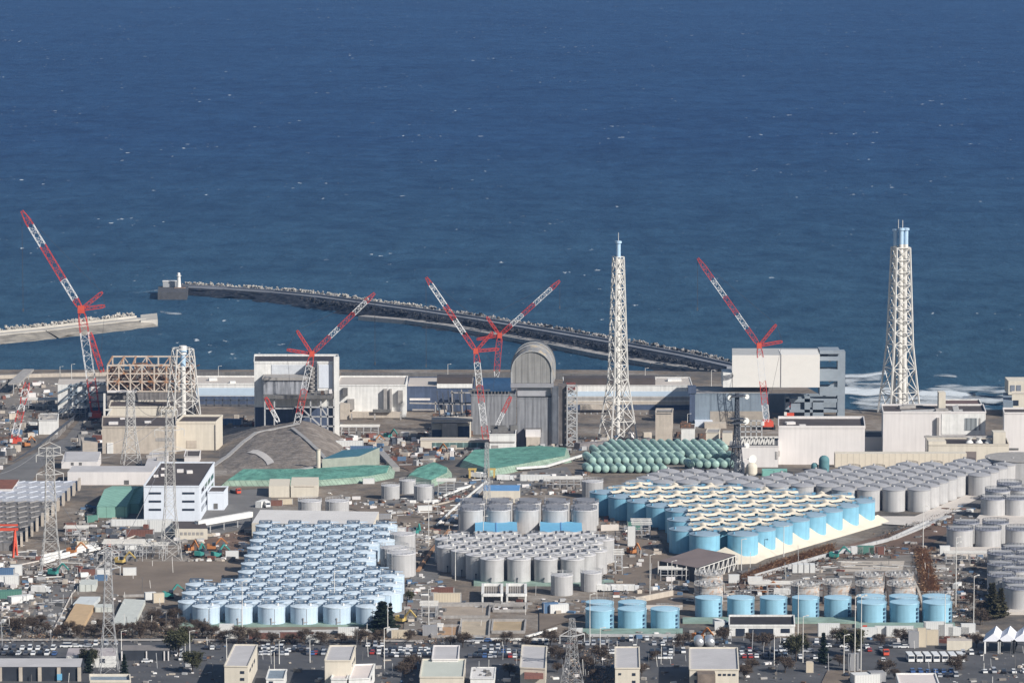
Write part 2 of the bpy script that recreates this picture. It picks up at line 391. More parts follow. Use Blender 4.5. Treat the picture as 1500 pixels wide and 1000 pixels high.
# ------------------------------------------------------------------ building kit
class Bld:
    """fl: photo pixel of the front-left wall foot; top: photo y of that wall's top; fr, br: photo pixels of the roof's front-right and back-right corner"""
    def __init__(s, name, label, cat, fl, top, fr, br, wall, roof=None, para=0.0, gable=0.0, group=None, trim=None, z0=None):
        base = PG(*fl); d = PY(fl[0], top, base.y); h = d.z
        A = Vector((base.x, base.y)); B = P(fr[0], fr[1], h).xy; C = P(br[0], br[1], h).xy; D = A+C-B
        s.h = h; s.q = [A, B, C, D]; zb = min(gz(p.x, p.y) for p in s.q)-.5
        if z0 is not None: zb = z0
        s.zb = zb
        s.o = thing(name, label, cat, (base.x, base.y, zb), 0, group); s.off = Vector((base.x, base.y, zb))
        L = [((p.x-base.x), (p.y-base.y)) for p in s.q]
        m = MB(); H = h-zb
        m.prism(L, 0, H, top=False)
        if gable:
            m0, m1 = ((L[0][0]+L[3][0])/2, (L[0][1]+L[3][1])/2), ((L[1][0]+L[2][0])/2, (L[1][1]+L[2][1])/2)
            m.add([L[0]+(H,), L[3]+(H,), m0+(H+gable,)], [(0,2,1)]); m.add([L[1]+(H,), L[2]+(H,), m1+(H+gable,)], [(0,1,2)])
        m.build('wall', wall, s.o)
        r = MB()
        if gable:
            e = .18
            r.add([L[0]+(H+e,), L[1]+(H+e,), m1+(H+gable+e,), m0+(H+gable+e,), L[2]+(H+e,), L[3]+(H+e,)], [(0,1,2,3),(3,2,4,5)])
            r.add([L[0]+(H,), L[1]+(H,), m1+(H+gable,), m0+(H+gable,), L[2]+(H,), L[3]+(H,)], [(3,2,1,0),(5,4,2,3)])
        else: r.poly([p+(H,) for p in L])
        s.roof = r.build('roof', roof or wall, s.o)
        if para:
            t = MB()
            for i in range(4):
                a, b = L[i], L[(i+1) % 4]; t.beam(a+(H+para/2,), b+(H+para/2,), .5, para+.02)
            t.build('parapet', trim or wall, s.o)
    def n(s, side=0):
        a, b = s.q[side], s.q[(side+1) % 4]; d = (b-a).normalized(); return a, d, Vector((d.y, -d.x))
    def hit(s, px, py, side=0):
        a, d, nn = s.n(side); r = ray(px, py)
        t = (a.x*nn.x+a.y*nn.y)/(r.x*nn.x+r.y*nn.y)
        return Vector((r.x*t, r.y*t, CAMZ+r.z*t))
    def panel(s, name, x0, y0, x1, y1, mat, pr=.15, side=0, label=None):
        """a facade piece covering that photo rectangle on a wall (side 0 the front, 1 the right)"""
        a, d, nn = s.n(side); p, q = s.hit(x0, y1, side), s.hit(x1, y1, side); zt = s.hit(x0, y0, side).z
        m = MB(); n3 = Vector((nn.x, nn.y, 0)); p.z = q.z = max(p.z, s.zb); o = s.off
        A, B = p-o, q-o; h = zt-p.z
        m.prism([A.xy+nn*pr, B.xy+nn*pr, B.xy-nn*.05, A.xy-nn*.05], A.z, A.z+h)
        x = m.build(name, mat, s.o)
        if label: x['label'] = label
        return x
    def units(s, n, mat, size=(3, 2.5, 1.8), seed=1, name='roof_unit'):
        r = random.Random(seed); A, B, C, D = s.q
        for _ in range(n):
            u, v = r.uniform(.08, .92), r.uniform(.15, .85); p = A+(B-A)*u+(D-A)*v
            k = r.uniform(.6, 1.3); m = MB(); m.box((p.x-s.off.x, p.y-s.off.y, s.h-s.zb+size[2]*k/2), (size[0]*k, size[1]*k, size[2]*k), r.uniform(0, .3))
            m.build(name, mat, s.roof)
def lattice(m, q0, q1, n, t, tb, twist=True):
    """lattice between two quads (lists of 4 points)"""
    for a, b in zip(q0, q1): m.beam(a, b, t)
    prev = q0
    for i in range(1, n+1):
        f = i/n; cur = [Vector(a)+(Vector(b)-Vector(a))*f for a, b in zip(q0, q1)]
        for j in range(4):
            k = (j+1) % 4
            m.beam(cur[j], cur[k], tb)
            if twist: m.beam(prev[j], cur[k], tb); m.beam(prev[k], cur[j], tb)
            elif (i+j) % 2: m.beam(prev[j], cur[k], tb)
            else: m.beam(prev[k], cur[j], tb)
        prev = cur
def quad(c, hw, rz=0.0):
    return [Vector((c[0]+hw*(x*math.cos(rz)-y*math.sin(rz)), c[1]+hw*(x*math.sin(rz)+y*math.cos(rz)), c[2])) for x, y in ((-1,-1),(1,-1),(1,1),(-1,1))]
# ------------------------------------------------------------------ storage tanks
class Proto:
    """one thing of a kind, then copies of it with copies of its parts"""
    def __init__(s, name, cat, group): s.root = thing(name, None, cat, (0,0,0), 0, group); s.ch = []; s.used = False
    def part(s, name, m, mats): o = m.build(name, mats, s.root); s.ch.append((o, [])); return o
    def sub(s, i, name, m, mats): o = m.build(name, mats, s.ch[i][0]); s.ch[i][1].append(o)
    def place(s, loc, label, rz=0.0, scale=None):
        if not s.used:
            s.used = True; s.root.location = loc; s.root.rotation_euler = (0,0,rz); s.root['label'] = label
            if scale: s.root.scale = scale
            return s.root
        return dup(s.root, s.ch, loc, rz, label, scale or (1,1,1))
def shell(r, h, n=44):
    m = MB(); m.cyl((0,0,-1.0), (0,0,h), r, n=n, cap=False); return m
def cone_roof(r, h, rise, n=44, over=.12):
    m = MB(); vs = [(0,0,h+rise)]
    for k, (q, z) in enumerate(((.5, rise*.72), (1+over/r, 0.02), (1+over/r, -.35))):
        for i in range(n): a = 2*PI*i/n; vs.append((q*r*math.cos(a), q*r*math.sin(a), h+z))
    fs = [(0, 1+i, 1+(i+1) % n) for i in range(n)]
    for k in (0, 1):
        for i in range(n): j = (i+1) % n; fs.append((1+k*n+i, 1+n+k*n+i, 1+n+k*n+j, 1+k*n+j))
    m.add(vs, fs[:2*n], True); m.add([vs[i] for i in range(len(vs))], fs[2*n:], True); return m
def rail_ring(r, z, hgt=1.1, t=.09, n=20, arc=2*PI):
    m = MB()
    for i in range(n):
        a0, a1 = arc*i/n, arc*(i+1)/n; p0, p1 = (r*math.cos(a0), r*math.sin(a0)), (r*math.cos(a1), r*math.sin(a1))
        m.beam(p0+(z+hgt,), p1+(z+hgt,), t); m.beam(p0+(z+hgt*.55,), p1+(z+hgt*.55,), t*.8); m.beam(p0+(z,), p0+(z+hgt,), t)
    return m
def ladder(r, h, az, w=.8, t=.12):
    m = MB(); c, s_ = math.cos(az), math.sin(az)
    for k in (-1, 1): m.beam((r*c-k*w/2*s_+.25*c, r*s_+k*w/2*c+.25*s_, 0), (r*c-k*w/2*s_+.25*c, r*s_+k*w/2*c+.25*s_, h+1), t)
    for i in range(int(h/1.1)): z = .6+i*1.1; m.beam((r*c-w/2*s_+.25*c, r*s_+w/2*c+.25*s_, z), (r*c+w/2*s_+.25*c, r*s_-w/2*c+.25*s_, z), t)
    return m

# A: the pale blue block
tA = Proto('pale_blue_storage_tank', 'tank', 'pale blue storage tanks in the left block')
tA.part('shell', shell(5.9, 8.1), TANKA)
tA.part('roof', cone_roof(5.9, 8.1, .75), ROOFA)
m = MB()                                                        # square walkway railing on the roof
for z in (9.55, 9.05):
    for a, b in (((-4.2,5.2),(1.5,5.2)), ((-4.2,.2),(1.5,.2)), ((-4.2,.2),(-4.2,5.2)), ((1.5,.2),(1.5,5.2))): m.beam(a+(z,), b+(z,), .27)
for x in (-4.2, -2.3, -.4, 1.5):
    for y in (.2, 5.2): m.beam((x, y, 8.2), (x, y, 9.55), .17)
tA.part('roof_railing', m, M('blue_grey_handrail', (.055,.095,.15), var=.1))
m = MB(); m.box((-1.4, 2.7, 8.75), (5.4, 1.2, .15)); tA.part('walkway', m, PIPEB); m = MB(); m.box((3.2, 6.0, 8.7), (4.5, 1.0, .2)); tA.part('walkway', m, PIPEB)
m = MB(); m.cyl((2.8,-2.0,8.2), (2.8,-2.0,9.5), .45, n=8); tA.part('roof_vent', m, WHITE); m = MB(); m.cyl((.2,2.4,8.5), (.2,2.4,9.7), .5, n=8); tA.part('roof_vent', m, WHITE); m = MB(); m.box((-2.4,1.9,9.1), (1.0,.8,.8)); tA.part('roof_box', m, WHITE)
m = MB(); m.beam((1.6,-5.75,0), (1.6,-5.75,7.6), .16); m.beam((.2,-6.1,0), (.2,-6.1,3.4), .3); m.beam((.2,-6.2,1.9), (2.0,-5.8,2.1), .3); m.box((.2,-6.1,3.6), (.5,.5,.5)); tA.part('outlet_pipe', m, STEELG)
# B: the grey block
tB = Proto('grey_storage_tank', 'tank', 'grey storage tanks in the middle block')
tB.part('shell', shell(5.35, 11.1), TANKB); tB.part('roof', cone_roof(5.35, 11.1, .9), ROOFBK)
tB.part('roof_railing', rail_ring(5.2, 11.2, 1.1, .12, 18, PI*.9), STEELG)
m = MB(); m.cyl((1.9,-2.4,11.2), (1.9,-2.4,12.7), .55, n=8); tB.part('roof_vent', m, STEELW); m = MB(); m.cyl((-2.6,1.2,11.3), (-2.6,1.2,12.8), .5, n=8); tB.part('roof_vent', m, STEELD); m = MB(); m.box((.3,2.5,12.1), (1.6,1.2,1.2)); tB.part('roof_box', m, STEELD)
m = MB(); m.beam((-1.9,-5.2,11.8), (3.6,-3.9,11.8), .35); tB.part('walkway', m, STEELG); m = MB(); m.beam((-3.8,3.4,12), (4,3.0,12), .35); tB.part('walkway', m, STEELG)
m = MB(); m.beam((-.6,-5.75,0), (-.6,-5.75,2.6), .3); m.box((-.6,-5.75,2.8), (.7,.6,.6)); tB.part('outlet_pipe', m, STEELD)
# C: grey tanks with dense roof railings
tC = Proto('railed_grey_tank', 'tank', 'grey tanks with railed roofs')
tC.part('shell', shell(6.3, 11.0), TANKB); tC.part('roof', cone_roof(6.3, 11.0, .7), ROOFBK)
tC.part('roof_railing', rail_ring(6.3, 11.0, 1.4, .22, 24), M('grey_blue_rail', (.20,.21,.24), var=.1))
m = MB()
for y in (-4.4,-2.6,-.9,.9,2.6,4.4): m.beam((-4.4,y,12.3), (4.4,y,12.3), .22); m.beam((-4.4,y,11.6), (4.4,y,11.6), .3)
for x in (-4,-2,0,2,4):
    m.beam((x,-4.4,12.0), (x,4.4,12.0), .25)
tC.part('walkway', m, M('grey_blue_rail', (0,0,0))); tC.part('ladder', ladder(6.3, 11, -2.6), STEELG)
# D: the sky blue block
tD = Proto('sky_blue_storage_tank', 'tank', 'sky blue tanks standing in the beige rain cover')
tD.part('shell', shell(7.2, 11.0), TANKD); tD.part('roof', cone_roof(7.2, 11.0, 1.0), ROOFDT)
tD.part('roof_railing', rail_ring(7.05, 11.0, 1.1, .08, 12, PI*.5), M('blue_handrail', (.10,.28,.42), var=.1))
BG_ = M('blue_grating', (.14,.30,.42), var=.2); m = MB(); m.box((5.2,3.4,11.7), (1.8,1.4,1.2)); tD.part('roof_box', m, BG_); m = MB(); m.cyl((-4.4,-3.2,11.2), (-4.4,-3.2,12.3), .5, n=8); tD.part('roof_vent', m, BG_); m = MB(); m.beam((2,5.6,11.4), (6.5,6.2,11.4), .8, .15); tD.part('walkway', m, BG_)
# E: the big grey block
tE = Proto('tall_grey_storage_tank', 'tank', 'tall grey tanks with domed roofs in the right block')
tE.part('shell', shell(5.75, 10.9), TANKE); tE.part('roof', cone_roof(5.75, 10.9, 1.15, over=.2), ROOFE)
tE.part('roof_railing', rail_ring(5.6, 11.0, 1.0, .12, 10, PI*.5), STEELD)
m = MB(); m.cyl((0,0,12), (0,0,12.7), .6, n=8); tE.part('roof_vent', m, STEELG)
# F: separate blue tanks at the front
tF = Proto('blue_front_tank', 'tank', 'blue tanks in the front rows')
tF.part('shell', shell(6.0, 8.4), TANKF); tF.part('roof', cone_roof(6.0, 8.4, .55), M('light_blue_roof_paint', (.36,.56,.68), var=.12, scale=.4, rough=.5))
m = MB()
for z in (1.0, 2.7, 4.4, 6.1): m.box((4.75,-4.05,z), (1.0,.5,.9), .85)
m.beam((5.5,-3.6,0), (5.5,-3.6,9.2), .2); tF.part('stair', m, M('navy_stair', (.05,.10,.17), var=.2))
tF.part('roof_railing', rail_ring(5.9, 8.45, 1.0, .08, 10, PI*.7), STEELG)
# G: bolted flanged tanks
tG = Proto('bolted_flange_tank', 'tank', 'weathered bolted tanks behind the blue front row')
tG.part('shell', shell(6.3, 8.6), BOLT); tG.part('roof', cone_roof(6.3, 8.6, .3), M('stained_roof_plate', (.42,.40,.37), var=.3, scale=.5, rust=(.30,.22,.17)))
tG.part('roof_railing', rail_ring(6.3, 8.7, 1.1, .14, 22), STEELG); tG.part('stair', ladder(6.3, 8.6, -2.2, 1.2, .2), STEELD)
for k in range(9): a = .7*k; m = MB(); m.box((3.6*math.cos(a), 3.6*math.sin(a), 9.2), (1.1,.9,1.0), a); tG.part('roof_box', m, STEELG)
# H: plain light grey tanks
tH = Proto('light_grey_process_tank', 'tank', 'single light grey tanks about the site')
tH.part('shell', shell(6.0, 8.4), TANKB); tH.part('roof', cone_roof(6.0, 8.4, .6), ROOFBK)
tH.part('roof_railing', rail_ring(5.95, 8.5, 1.1, .13, 22), STEELG); tH.part('ladder', ladder(6.0, 8.4, -2.3, 1.2, .2), STEELG)

def field(pr, o, U, V, poly, h, fmt, rz=0.0):
    """hexagonal block: o, U, V in photo pixels at the base; poly bounds the tank tops in the photo; labels count rows from the front"""
    O = P(o[0], o[1], ZH); a = P(o[0]+U[0], o[1]+U[1], ZH)-O; b = P(o[0]+V[0], o[1]+V[1], ZH)-O
    rows = {}
    for j in range(-6, 26):
        for i in range(-34, 34):
            p = O+a*i+b*j; q = proj(p+Vector((0,0,h)))
            if inside(q[0], q[1], poly): rows.setdefault(j, []).append(p)
    out = []
    for r, j in enumerate(sorted(rows), 1):
        L = sorted(rows[j], key=lambda p: p.x)
        for k, p in enumerate(L, 1):
            p.z = gz(p.x, p.y)
            row = 'front' if r == 1 else 'rearmost' if r == len(rows) else ORD[r]
            pr.place(p, fmt.format(k=ORD[k], row=row), rz + random.uniform(-.05, .05)); out.append(p)
    return out
FA = field(tA, (281, 907), (47.6, 0), (26.4, -6.6),
      [(268,892),(268,858),(264,850),(345,850),(352,830),(366,805),(376,764),(566,764),(566,800),(552,801),(546,830),(574,834),(572,872),(545,876),(540,892)],
      8.1, 'pale blue tank, {k} from left in the {row} row of the left block')
FB = field(tB, (699.5, 846.5), (39, 0), (-21.3, -5.9),
      [(645,798),(662,779),(885,779),(890,812),(866,818),(690,818),(664,810)], 11.1,
      'light grey tank, {k} from left in the {row} row of the middle grey block')
FD = field(tD, (1088, 815), (56, 0), (25.6, -7.4),
      [(866,714),(905,704),(1070,712),(1284,727),(1284,736),(1100,786),(1020,786),(985,782),(985,756)], 11.0,
      'sky blue tank, {k} from left in the {row} row of the beige-covered block')
FE = field(tE, (1346, 747), (37, 0), (13.2, -5.5),
      [(918,706),(960,686),(1030,686),(1100,697),(1180,690),(1240,684),(1330,678),(1400,675),(1490,669),(1496,680),(1446,698),(1408,699),(1358,721),(1300,719),(1290,721),(1180,714),(1060,708)], 10.9,
      'tall grey dome-roofed tank, {k} from left in the {row} row of the right block')

# beige rain cover spanning the gaps between the sky blue tanks, just above their rims
def rain_cover():
    zc = ZH+11.0; r = 7.3
    x0, x1 = min(p.x for p in FD)-6, max(p.x for p in FD)+6; y0, y1 = min(p.y for p in FD)-4, max(p.y for p in FD)+6
    st = .75; nx, ny = int((x1-x0)/st), int((y1-y0)/st); idx = {}; vs = []; fs = []
    def val(x, y):
        d = sorted(math.hypot(p.x-x, p.y-y) for p in FD)[:3]; return d
    grid = {}
    for i in range(nx+1):
        for j in range(ny+1):
            x, y = x0+i*st, y0+j*st; d = val(x, y)
            if d[2] < 17.5 and d[1] < 11.2 and d[0] > 5.95:
                if d[0] < 6.7:
                    p0 = min(FD, key=lambda p: math.hypot(p.x-x, p.y-y)); k = 6.7/d[0]; x, y = p0.x+(x-p0.x)*k, p0.y+(y-p0.y)*k
                grid[i, j] = (x, y, zc+.6+(max(d[0],6.7)-6.7)*.58)
    def ix(k):
        if k not in idx: idx[k] = len(vs); vs.append(grid[k])
        return idx[k]
    for (i, j) in list(grid):
        c = [(i,j),(i+1,j),(i+1,j+1),(i,j+1)]
        if all(k in grid for k in c): fs.append(tuple(ix(k) for k in c))
    m = MB(); m.add(vs, fs, True)
    o = m.build('rain_cover', COVER); tag(o, 'beige sheet rain cover peaked between the sky blue tanks', 'rain cover')
rain_cover()
# beige apron draped from the outer tanks to the ground
def apron(name, label, px, out, z0, mat, cat='berm'):
    """px: photo polyline of the inner top edge (on the land, raised z0); out: photo polyline of the outer foot"""
    m = MB(); n = len(px); vs = [PG(*p, off=z0) for p in px]+[PG(*p, off=.02) for p in out]
    base = vs[0].copy()
    vs2 = vs+[PG(p[0], p[1], off=-.5) for p in out]
    m.add(vs2, [(i, n+i, n+i+1, i+1) for i in range(n-1)]+[(n+i, 2*n+i, 2*n+i+1, n+i+1) for i in range(n-1)])
    tag(m.build(name, mat), label, cat)
inner, outer = [], []
R_ = [p for p in FD if proj(p)[0] > 1015]
edge = []
for p in sorted(FD, key=lambda p: p.x):
    q = proj(p)
    if q[1] > 816-(q[0]-1075)*.292-4 and q[0] > 1015: edge.append(p)
m = MB(); vs = []; n = 0
dirv = (edge[-1]-edge[0]).normalized(); nrm = Vector((dirv.y, -dirv.x, 0))
if nrm.y > 0: nrm = -nrm
for a, b in zip(edge, edge[1:]):
    for k in range(6):
        t = k/6; p = a+(b-a)*t; s_ = abs(t-.5)*2
        vs.append((p+nrm*(3.4+3.0*s_**2), 1.6+4.6*(1-s_)**1.5, p+nrm*12.0))
p = edge[-1]; vs.append((p+nrm*6+dirv*7, 3.6, p+nrm*12+dirv*9)); p = edge[0]; vs.insert(0, (p+Vector((0,-7.0,0)), 1.6, p+Vector((5,-19,0)))); vs.insert(0, (p+Vector((-8.5,-4.5,0)), 5.4, p+Vector((-6,-22,0)))); vs.insert(0, (p+Vector((-17,-7.0,0)), 1.4, p+Vector((-17,-20,0))))
pts = []
for a, z, b in vs: pts += [(a.x, a.y, ZH+z), (a.x*.4+b.x*.6, a.y*.4+b.y*.6, ZH+z*.35+.5), (b.x, b.y, ZH+.05)]
m.add(pts, [(3*i+k, 3*i+3+k, 3*i+4+k, 3*i+1+k) for i in range(len(vs)-1) for k in (0, 1)], True)
tag(m.build('rain_apron', COVER), 'beige scalloped apron sheet draped from the sky blue tanks to the ground', 'apron')

# single tanks: (kind, photo x, photo y of the base centre, scale, label)
def rim(pr, x, yb, label, s=1.0, sz=None, rz=0.0):
    p = PG(x, yb); pr.place(p, label, rz, (s, s, sz or s))
for i, x in enumerate((690, 729.5, 771, 813, 855), 1):
    rim(tC, x, 778, f'grey railed tank, {ORD[i]} from left beside the bright blue roofs')
    rim(tC, x+3, 768, f'grey railed tank, {ORD[i]} from left in the row behind the bright blue roofs')
for i, x in enumerate((1038, 1085, 1133, 1180, 1227), 1): rim(tF, x, 901.5, f'blue tank, {ORD[i]} from left in the long front row by the white-fronted building', .98)
for i, x in enumerate((1277, 1325, 1373), 1):
    rim(tF, x, 910.5, f'blue tank, {ORD[i]} from left of the three nearest ones at the right end', 1.05)
    rim(tF, x-1.5, 901, f'blue tank half hidden behind the {ORD[i]} of the three right-hand blue tanks', 1.03)
for i, x in enumerate((878.5, 926, 974), 1): rim(tF, x, 919.5, f'blue tank, {ORD[i]} from left of the nearest three by the car park', 1.02)
for i, x in enumerate((878.5, 926), 1): rim(tF, x, 909, f'blue tank half hidden behind the {["","left","middle"][i]} one of the nearest three', 1.0)
for x, y, l in ((1038, 884, 'weathered bolted tank behind the leftmost blue tank of the long front row'), (1038, 868, 'weathered bolted tank farther back behind the leftmost blue tank, near the brown shed'),
                (1179, 884, 'weathered bolted tank right behind the fourth blue tank'), (1226, 882, 'weathered bolted tank with white gear on its roof behind the fifth blue tank'),
                (1274, 884, 'rust-streaked bolted tank right behind the third blue tank from the right'), (1320, 884, 'rust-streaked bolted tank right behind the second blue tank from the right'),
                (1273, 870, 'rust-streaked bolted tank at the back of the stack left of the brown reeds'), (1317, 870, 'rust-streaked bolted tank at the back of the stack nearest the brown reeds')):
    rim(tG, x, y, l)
for x, y, s, sz, l in ((823, 870, .82, 1.05, 'grey tank with a railed roof in front of the middle grey block'), (866, 864, .80, .98, 'grey tank right of the railed tank in front of the middle grey block'),
                (454, 756, .98, .95, 'light grey tank behind the long white warehouse, left of a pair'), (494, 756, .98, .95, 'light grey tank behind the long white warehouse, right of a pair'),
                (572, 730, .78, .82, 'light grey tank left of a pair below the green tarpaulins'), (597, 722, .7, .8, 'pale grey tank between and behind the pair below the green tarpaulins'), (621, 731, .85, .85, 'light grey tank right of the pair below the green tarpaulins'),
                (588, 842, 1.1, 1.25, 'light grey tank beside the pale blue block, nearest of three'), (578, 833, 1.1, 1.2, 'light grey tank beside the pale blue block, middle of three'), (590, 812, 1.0, 1.2, 'light grey tank beside the pale blue block, farthest of three'),
                (868, 728, .9, 1.0, 'pale grey tank at the left corner behind the sky blue block')):
    rim(tH, x, y, l, s, sz)
# grey tanks at the right edge
tI = Proto('right_edge_grey_tank', 'tank', 'grey tanks at the right edge')
tI.part('shell', shell(6.3, 9.6), TANKB); tI.part('roof', cone_roof(6.3, 9.6, .5), M('slate_roof_plate', (.30,.31,.36), var=.2, scale=.5))
tI.part('roof_railing', rail_ring(6.3, 9.6, 1.2, .16, 24), STEELD)
for y in (-3,0,3): m = MB(); m.beam((-5.4,y,10.4), (5.4,y,10.4), .5, .2); tI.part('walkway', m, STEELG)
for i, (x, y) in enumerate(((1455, 757), (1488, 757), (1461, 745), (1494, 743), (1478, 735)), 1):
    rim(tI, x, y, ['', 'grey tank at the end of the upper right cluster, front left', 'grey tank in front at the right picture edge above the pale berm', 'grey tank in the second row of the upper right cluster, left', 'grey tank in the second row of the upper right cluster, at the edge', 'grey tank at the back of the upper right cluster'][i])
for i, (x, y) in enumerate(((1406, 803), (1447, 803), (1492, 803), (1415, 793), (1458, 793)), 1):
    rim(tI, x, y, 'grey tank, %s' % ['', 'leftmost of the front row above the long pale berm', 'middle of the front row above the long pale berm', 'third of the front row above the long pale berm, cut by the edge', 'left one of the rear row above the long pale berm', 'right one of the rear row above the long pale berm'][i], 1.0)
FJ = field(tI, (1488, 864), (43, 0), (21, -8.2), [(1449,846),(1449,797),(1510,797),(1510,870),(1474,850)], 9.6, 'slate-roofed grey tank, {k} from left in the {row} row of the right-edge block')
rim(tI, 1494, 893, 'grey tank nearest at the right picture edge beside the olive tree', 1.05)
# mint green horizontal vessels
tV = Proto('mint_green_vessel', 'vessel', 'mint green horizontal vessels laid out in rows')
m = MB(); L_ = 10.5; tilt = Vector((-.16, .987, 0))
m.cyl((0,0,2.3), (0,0,2.3)+tilt*0 if False else Vector((0,0,2.3))+tilt*L_, 2.05, n=18, cap=False)
for s_ in (0, 1):
    c = Vector((0,0,2.3))+tilt*(L_*s_); d = tilt*(1 if s_ else -1)
    m.cyl(c, c+d*.01, 2.05, 2.05, n=18, dome=1.1)
tV.part('shell', m, MINT)
m = MB()
for f in (.22, .78): m = MB(); c = Vector((0,0,2.3))+tilt*(L_*f); m.cyl(c-tilt*.12, c+tilt*.12, 2.12, n=18); tV.part('band', m, M('grey_vessel_band', (.25,.36,.33), var=.1))
m = MB()
for f in (.2, .8): m = MB(); c = tilt*(L_*f); m.box((c.x, c.y, .45), (3.4, .6, 1.5)); tV.part('saddle', m, CONCD)
ROWSV = [(692.5, 864, 975, 12.2), (680.5, 869, 1052, 12.1), (686.5, 1012, 1052, 12.1)]
for y, xa, xb, nm in ((693,863,972,'front row on the left'), (681,868,1010,'second row'), (676.6,863.6,1006,'third row'), (686.5,1012,1074,'front row on the right'), (675.6,1014,1076,'second row on the right'),
                      (670.6,877,1070,'fourth row'), (666.2,872.6,1066,'fifth row'), (661.8,892.4,1062,'sixth row'), (657.4,900.2,1058,'rear row')):
    x, k = xa, 1
    while x < xb:
        p = PG(x, y); tV.place(p, f'mint green vessel, {ORD[k]} from left in the {nm}', random.uniform(-.02, .02), (1.03, 1.0, 1.03)); x += 12.1; k += 1
# ------------------------------------------------------------------ ground patches
patch('asphalt_road', [(-60,934),(1560,934),(1560,1040),(-60,1040)], ASPH)
patch('asphalt_road', [(30,930),(58,880),(90,842),(165,806),(232,772),(300,742),(372,742),(366,772),(240,800),(150,838),(104,872),(76,930)], ASPHL)
patch('asphalt_yard', [(300,722),(395,715),(400,750),(352,772),(250,778),(225,790),(160,782),(205,730)], ASPHL)
patch('soil_lot', [(170,822),(372,822),(350,852),(270,872),(180,874),(130,866)], DIRT)
patch('soil_lot', [(330,920),(640,912),(640,938),(300,938)], DIRT)
patch('asphalt_road', [(640,905),(600,880),(602,840),(655,780),(740,700),(800,690),(810,700),(730,745),(668,800),(640,850),(650,905)], ASPHL)
patch('asphalt_road', [(-20,716),(130,600),(175,590),(180,604),(90,664),(40,716)], ASPHL)
patch('asphalt_road', [(830,684),(620,716),(540,742),(548,752),(640,728),(840,700)], ASPHL)
patch('red_soil', [(330,782),(372,776),(350,812),(280,818),(272,800)], DIRTR)
patch('soil_lot', [(500,742),(640,735),(690,745),(640,790),(575,775),(560,758)], DIRT)
patch('red_soil', [(560,655),(640,640),(660,672),(600,690),(560,680)], DIRTR)
patch('gravel_lot', [(1090,868),(1230,815),(1345,812),(1350,835),(1340,868),(1090,880)], DIRTG)
patch('soil_lot', [(1232,822),(1325,822),(1322,836),(1230,838)], BEIGE)
patch('gravel_lot', [(1352,815),(1420,822),(1440,905),(1380,900)], DIRTG)
patch('asphalt_road', [(1080,838),(1260,795),(1400,742),(1470,715),(1480,722),(1390,765),(1270,806),(1110,850)], ASPHL)
patch('red_soil', [(1216,806),(1300,782),(1396,752),(1402,770),(1345,812),(1232,818)], DIRTR)
patch('red_soil', [(1080,852),(1140,838),(1150,862),(1090,876)], DIRTR)
patch('soil_lot', [(880,790),(960,775),(985,830),(930,880),(890,850)], DIRT)
patch('gravel_lot', [(600,860),(640,855),(640,930),(590,930)], DIRTG)
patch('soil_lot', [(790,890),(860,880),(1000,862),(1000,890),(860,900),(790,925)], DIRT)
patch('concrete_apron', [(1286,757),(1340,757),(1425,722),(1435,730),(1352,772),(1290,768)], BERM)
patch('quay_paving', [(-60,548),(160,548),(160,600),(-60,640)], DIRTG)
patch('tan_yard', [(1212,983),(1290,983),(1310,1030),(1190,1030)], DIRT)
# tank-yard kerbs (mint coated)
def kerb(name, label, pts, h, mat, cat='kerb wall'):
    a = [PG(*p) for p in pts]; b = a[0]; m = MB()
    m.prism([(p.x, p.y) for p in a], [gz(p.x, p.y)-.3 for p in a], [gz(p.x, p.y)+h for p in a]); tag(m.build(name, mat), label, cat)
kerb('tank_yard_kerb', 'mint green coated kerb in front of the pale blue tank block', [(258,918),(552,918),(560,910),(258,910)], .9, MINTPAD)
kerb('tank_yard_kerb', 'mint green coated kerb in front of the middle grey tank block', [(694,858),(900,858),(898,851),(694,851)], .9, MINTPAD)
kerb('tank_yard_kerb', 'mint green coated kerb under the nearest three blue tanks', [(852,931),(1000,931),(1000,923),(850,923)], 1.0, MINTPAD)
kerb('tank_yard_kerb', 'mint green coated kerb under the long front row of blue tanks', [(1000,913),(1258,913),(1258,906),(1000,906)], .8, MINTPAD)
kerb('tank_yard_kerb', 'mint green coated kerb under the right-hand three blue tanks', [(1252,921),(1400,921),(1398,914),(1252,914)], .9, MINTPAD)
kerb('berm', 'pale concrete berm below the upper right grey tanks', [(1418,776),(1540,776),(1540,755),(1436,757)], 1.6, BERM, 'berm')
kerb('berm', 'long pale concrete berm below the right grey tanks', [(1385,815),(1500,815),(1500,806),(1382,806)], 1.8, BERM, 'berm')
kerb('berm', 'pale berm end wall by the olive tree', [(1474,900),(1530,900),(1530,888),(1472,890)], 1.4, BERM, 'berm')
# settling ponds
for i, (x0, x1, y0, y1, l) in enumerate(((640,716,888,905,'tan pond bed, left of the far pair'), (722,770,888,896,'dark narrow pond bed, right of the far pair'), (632,672,918,934,'orange-tinted pond bed, leftmost of the near row'),
                                  (674,716,910,934,'pale tan pond bed, middle of the near row'), (720,768,910,927,'tan pond bed, rightmost of the near row'))):
    a = [PG(x0,y1), PG(x1,y1), PG(x1+2,y0), PG(x0+2,y0)]; b = a[0]
    t = thing('settling_pond', l, 'pond', b, 0, 'settling ponds in the centre foreground'); m = MB()
    m.prism([(p.x-b.x, p.y-b.y) for p in a], -.3, .12); m.build('bed', M(f'pond_bed_tint_{i}', [(.36,.30,.24),(.10,.085,.075),(.42,.27,.16),(.44,.37,.28),(.40,.31,.20)][i], var=.25, scale=.1), t)
    m = MB()
    for p, q in zip(a, a[1:]+a[:1]): m.beam((p.x-b.x, p.y-b.y, .5), (q.x-b.x, q.y-b.y, .5), .7, 1.4)
    m.build('rim', CONC, t)
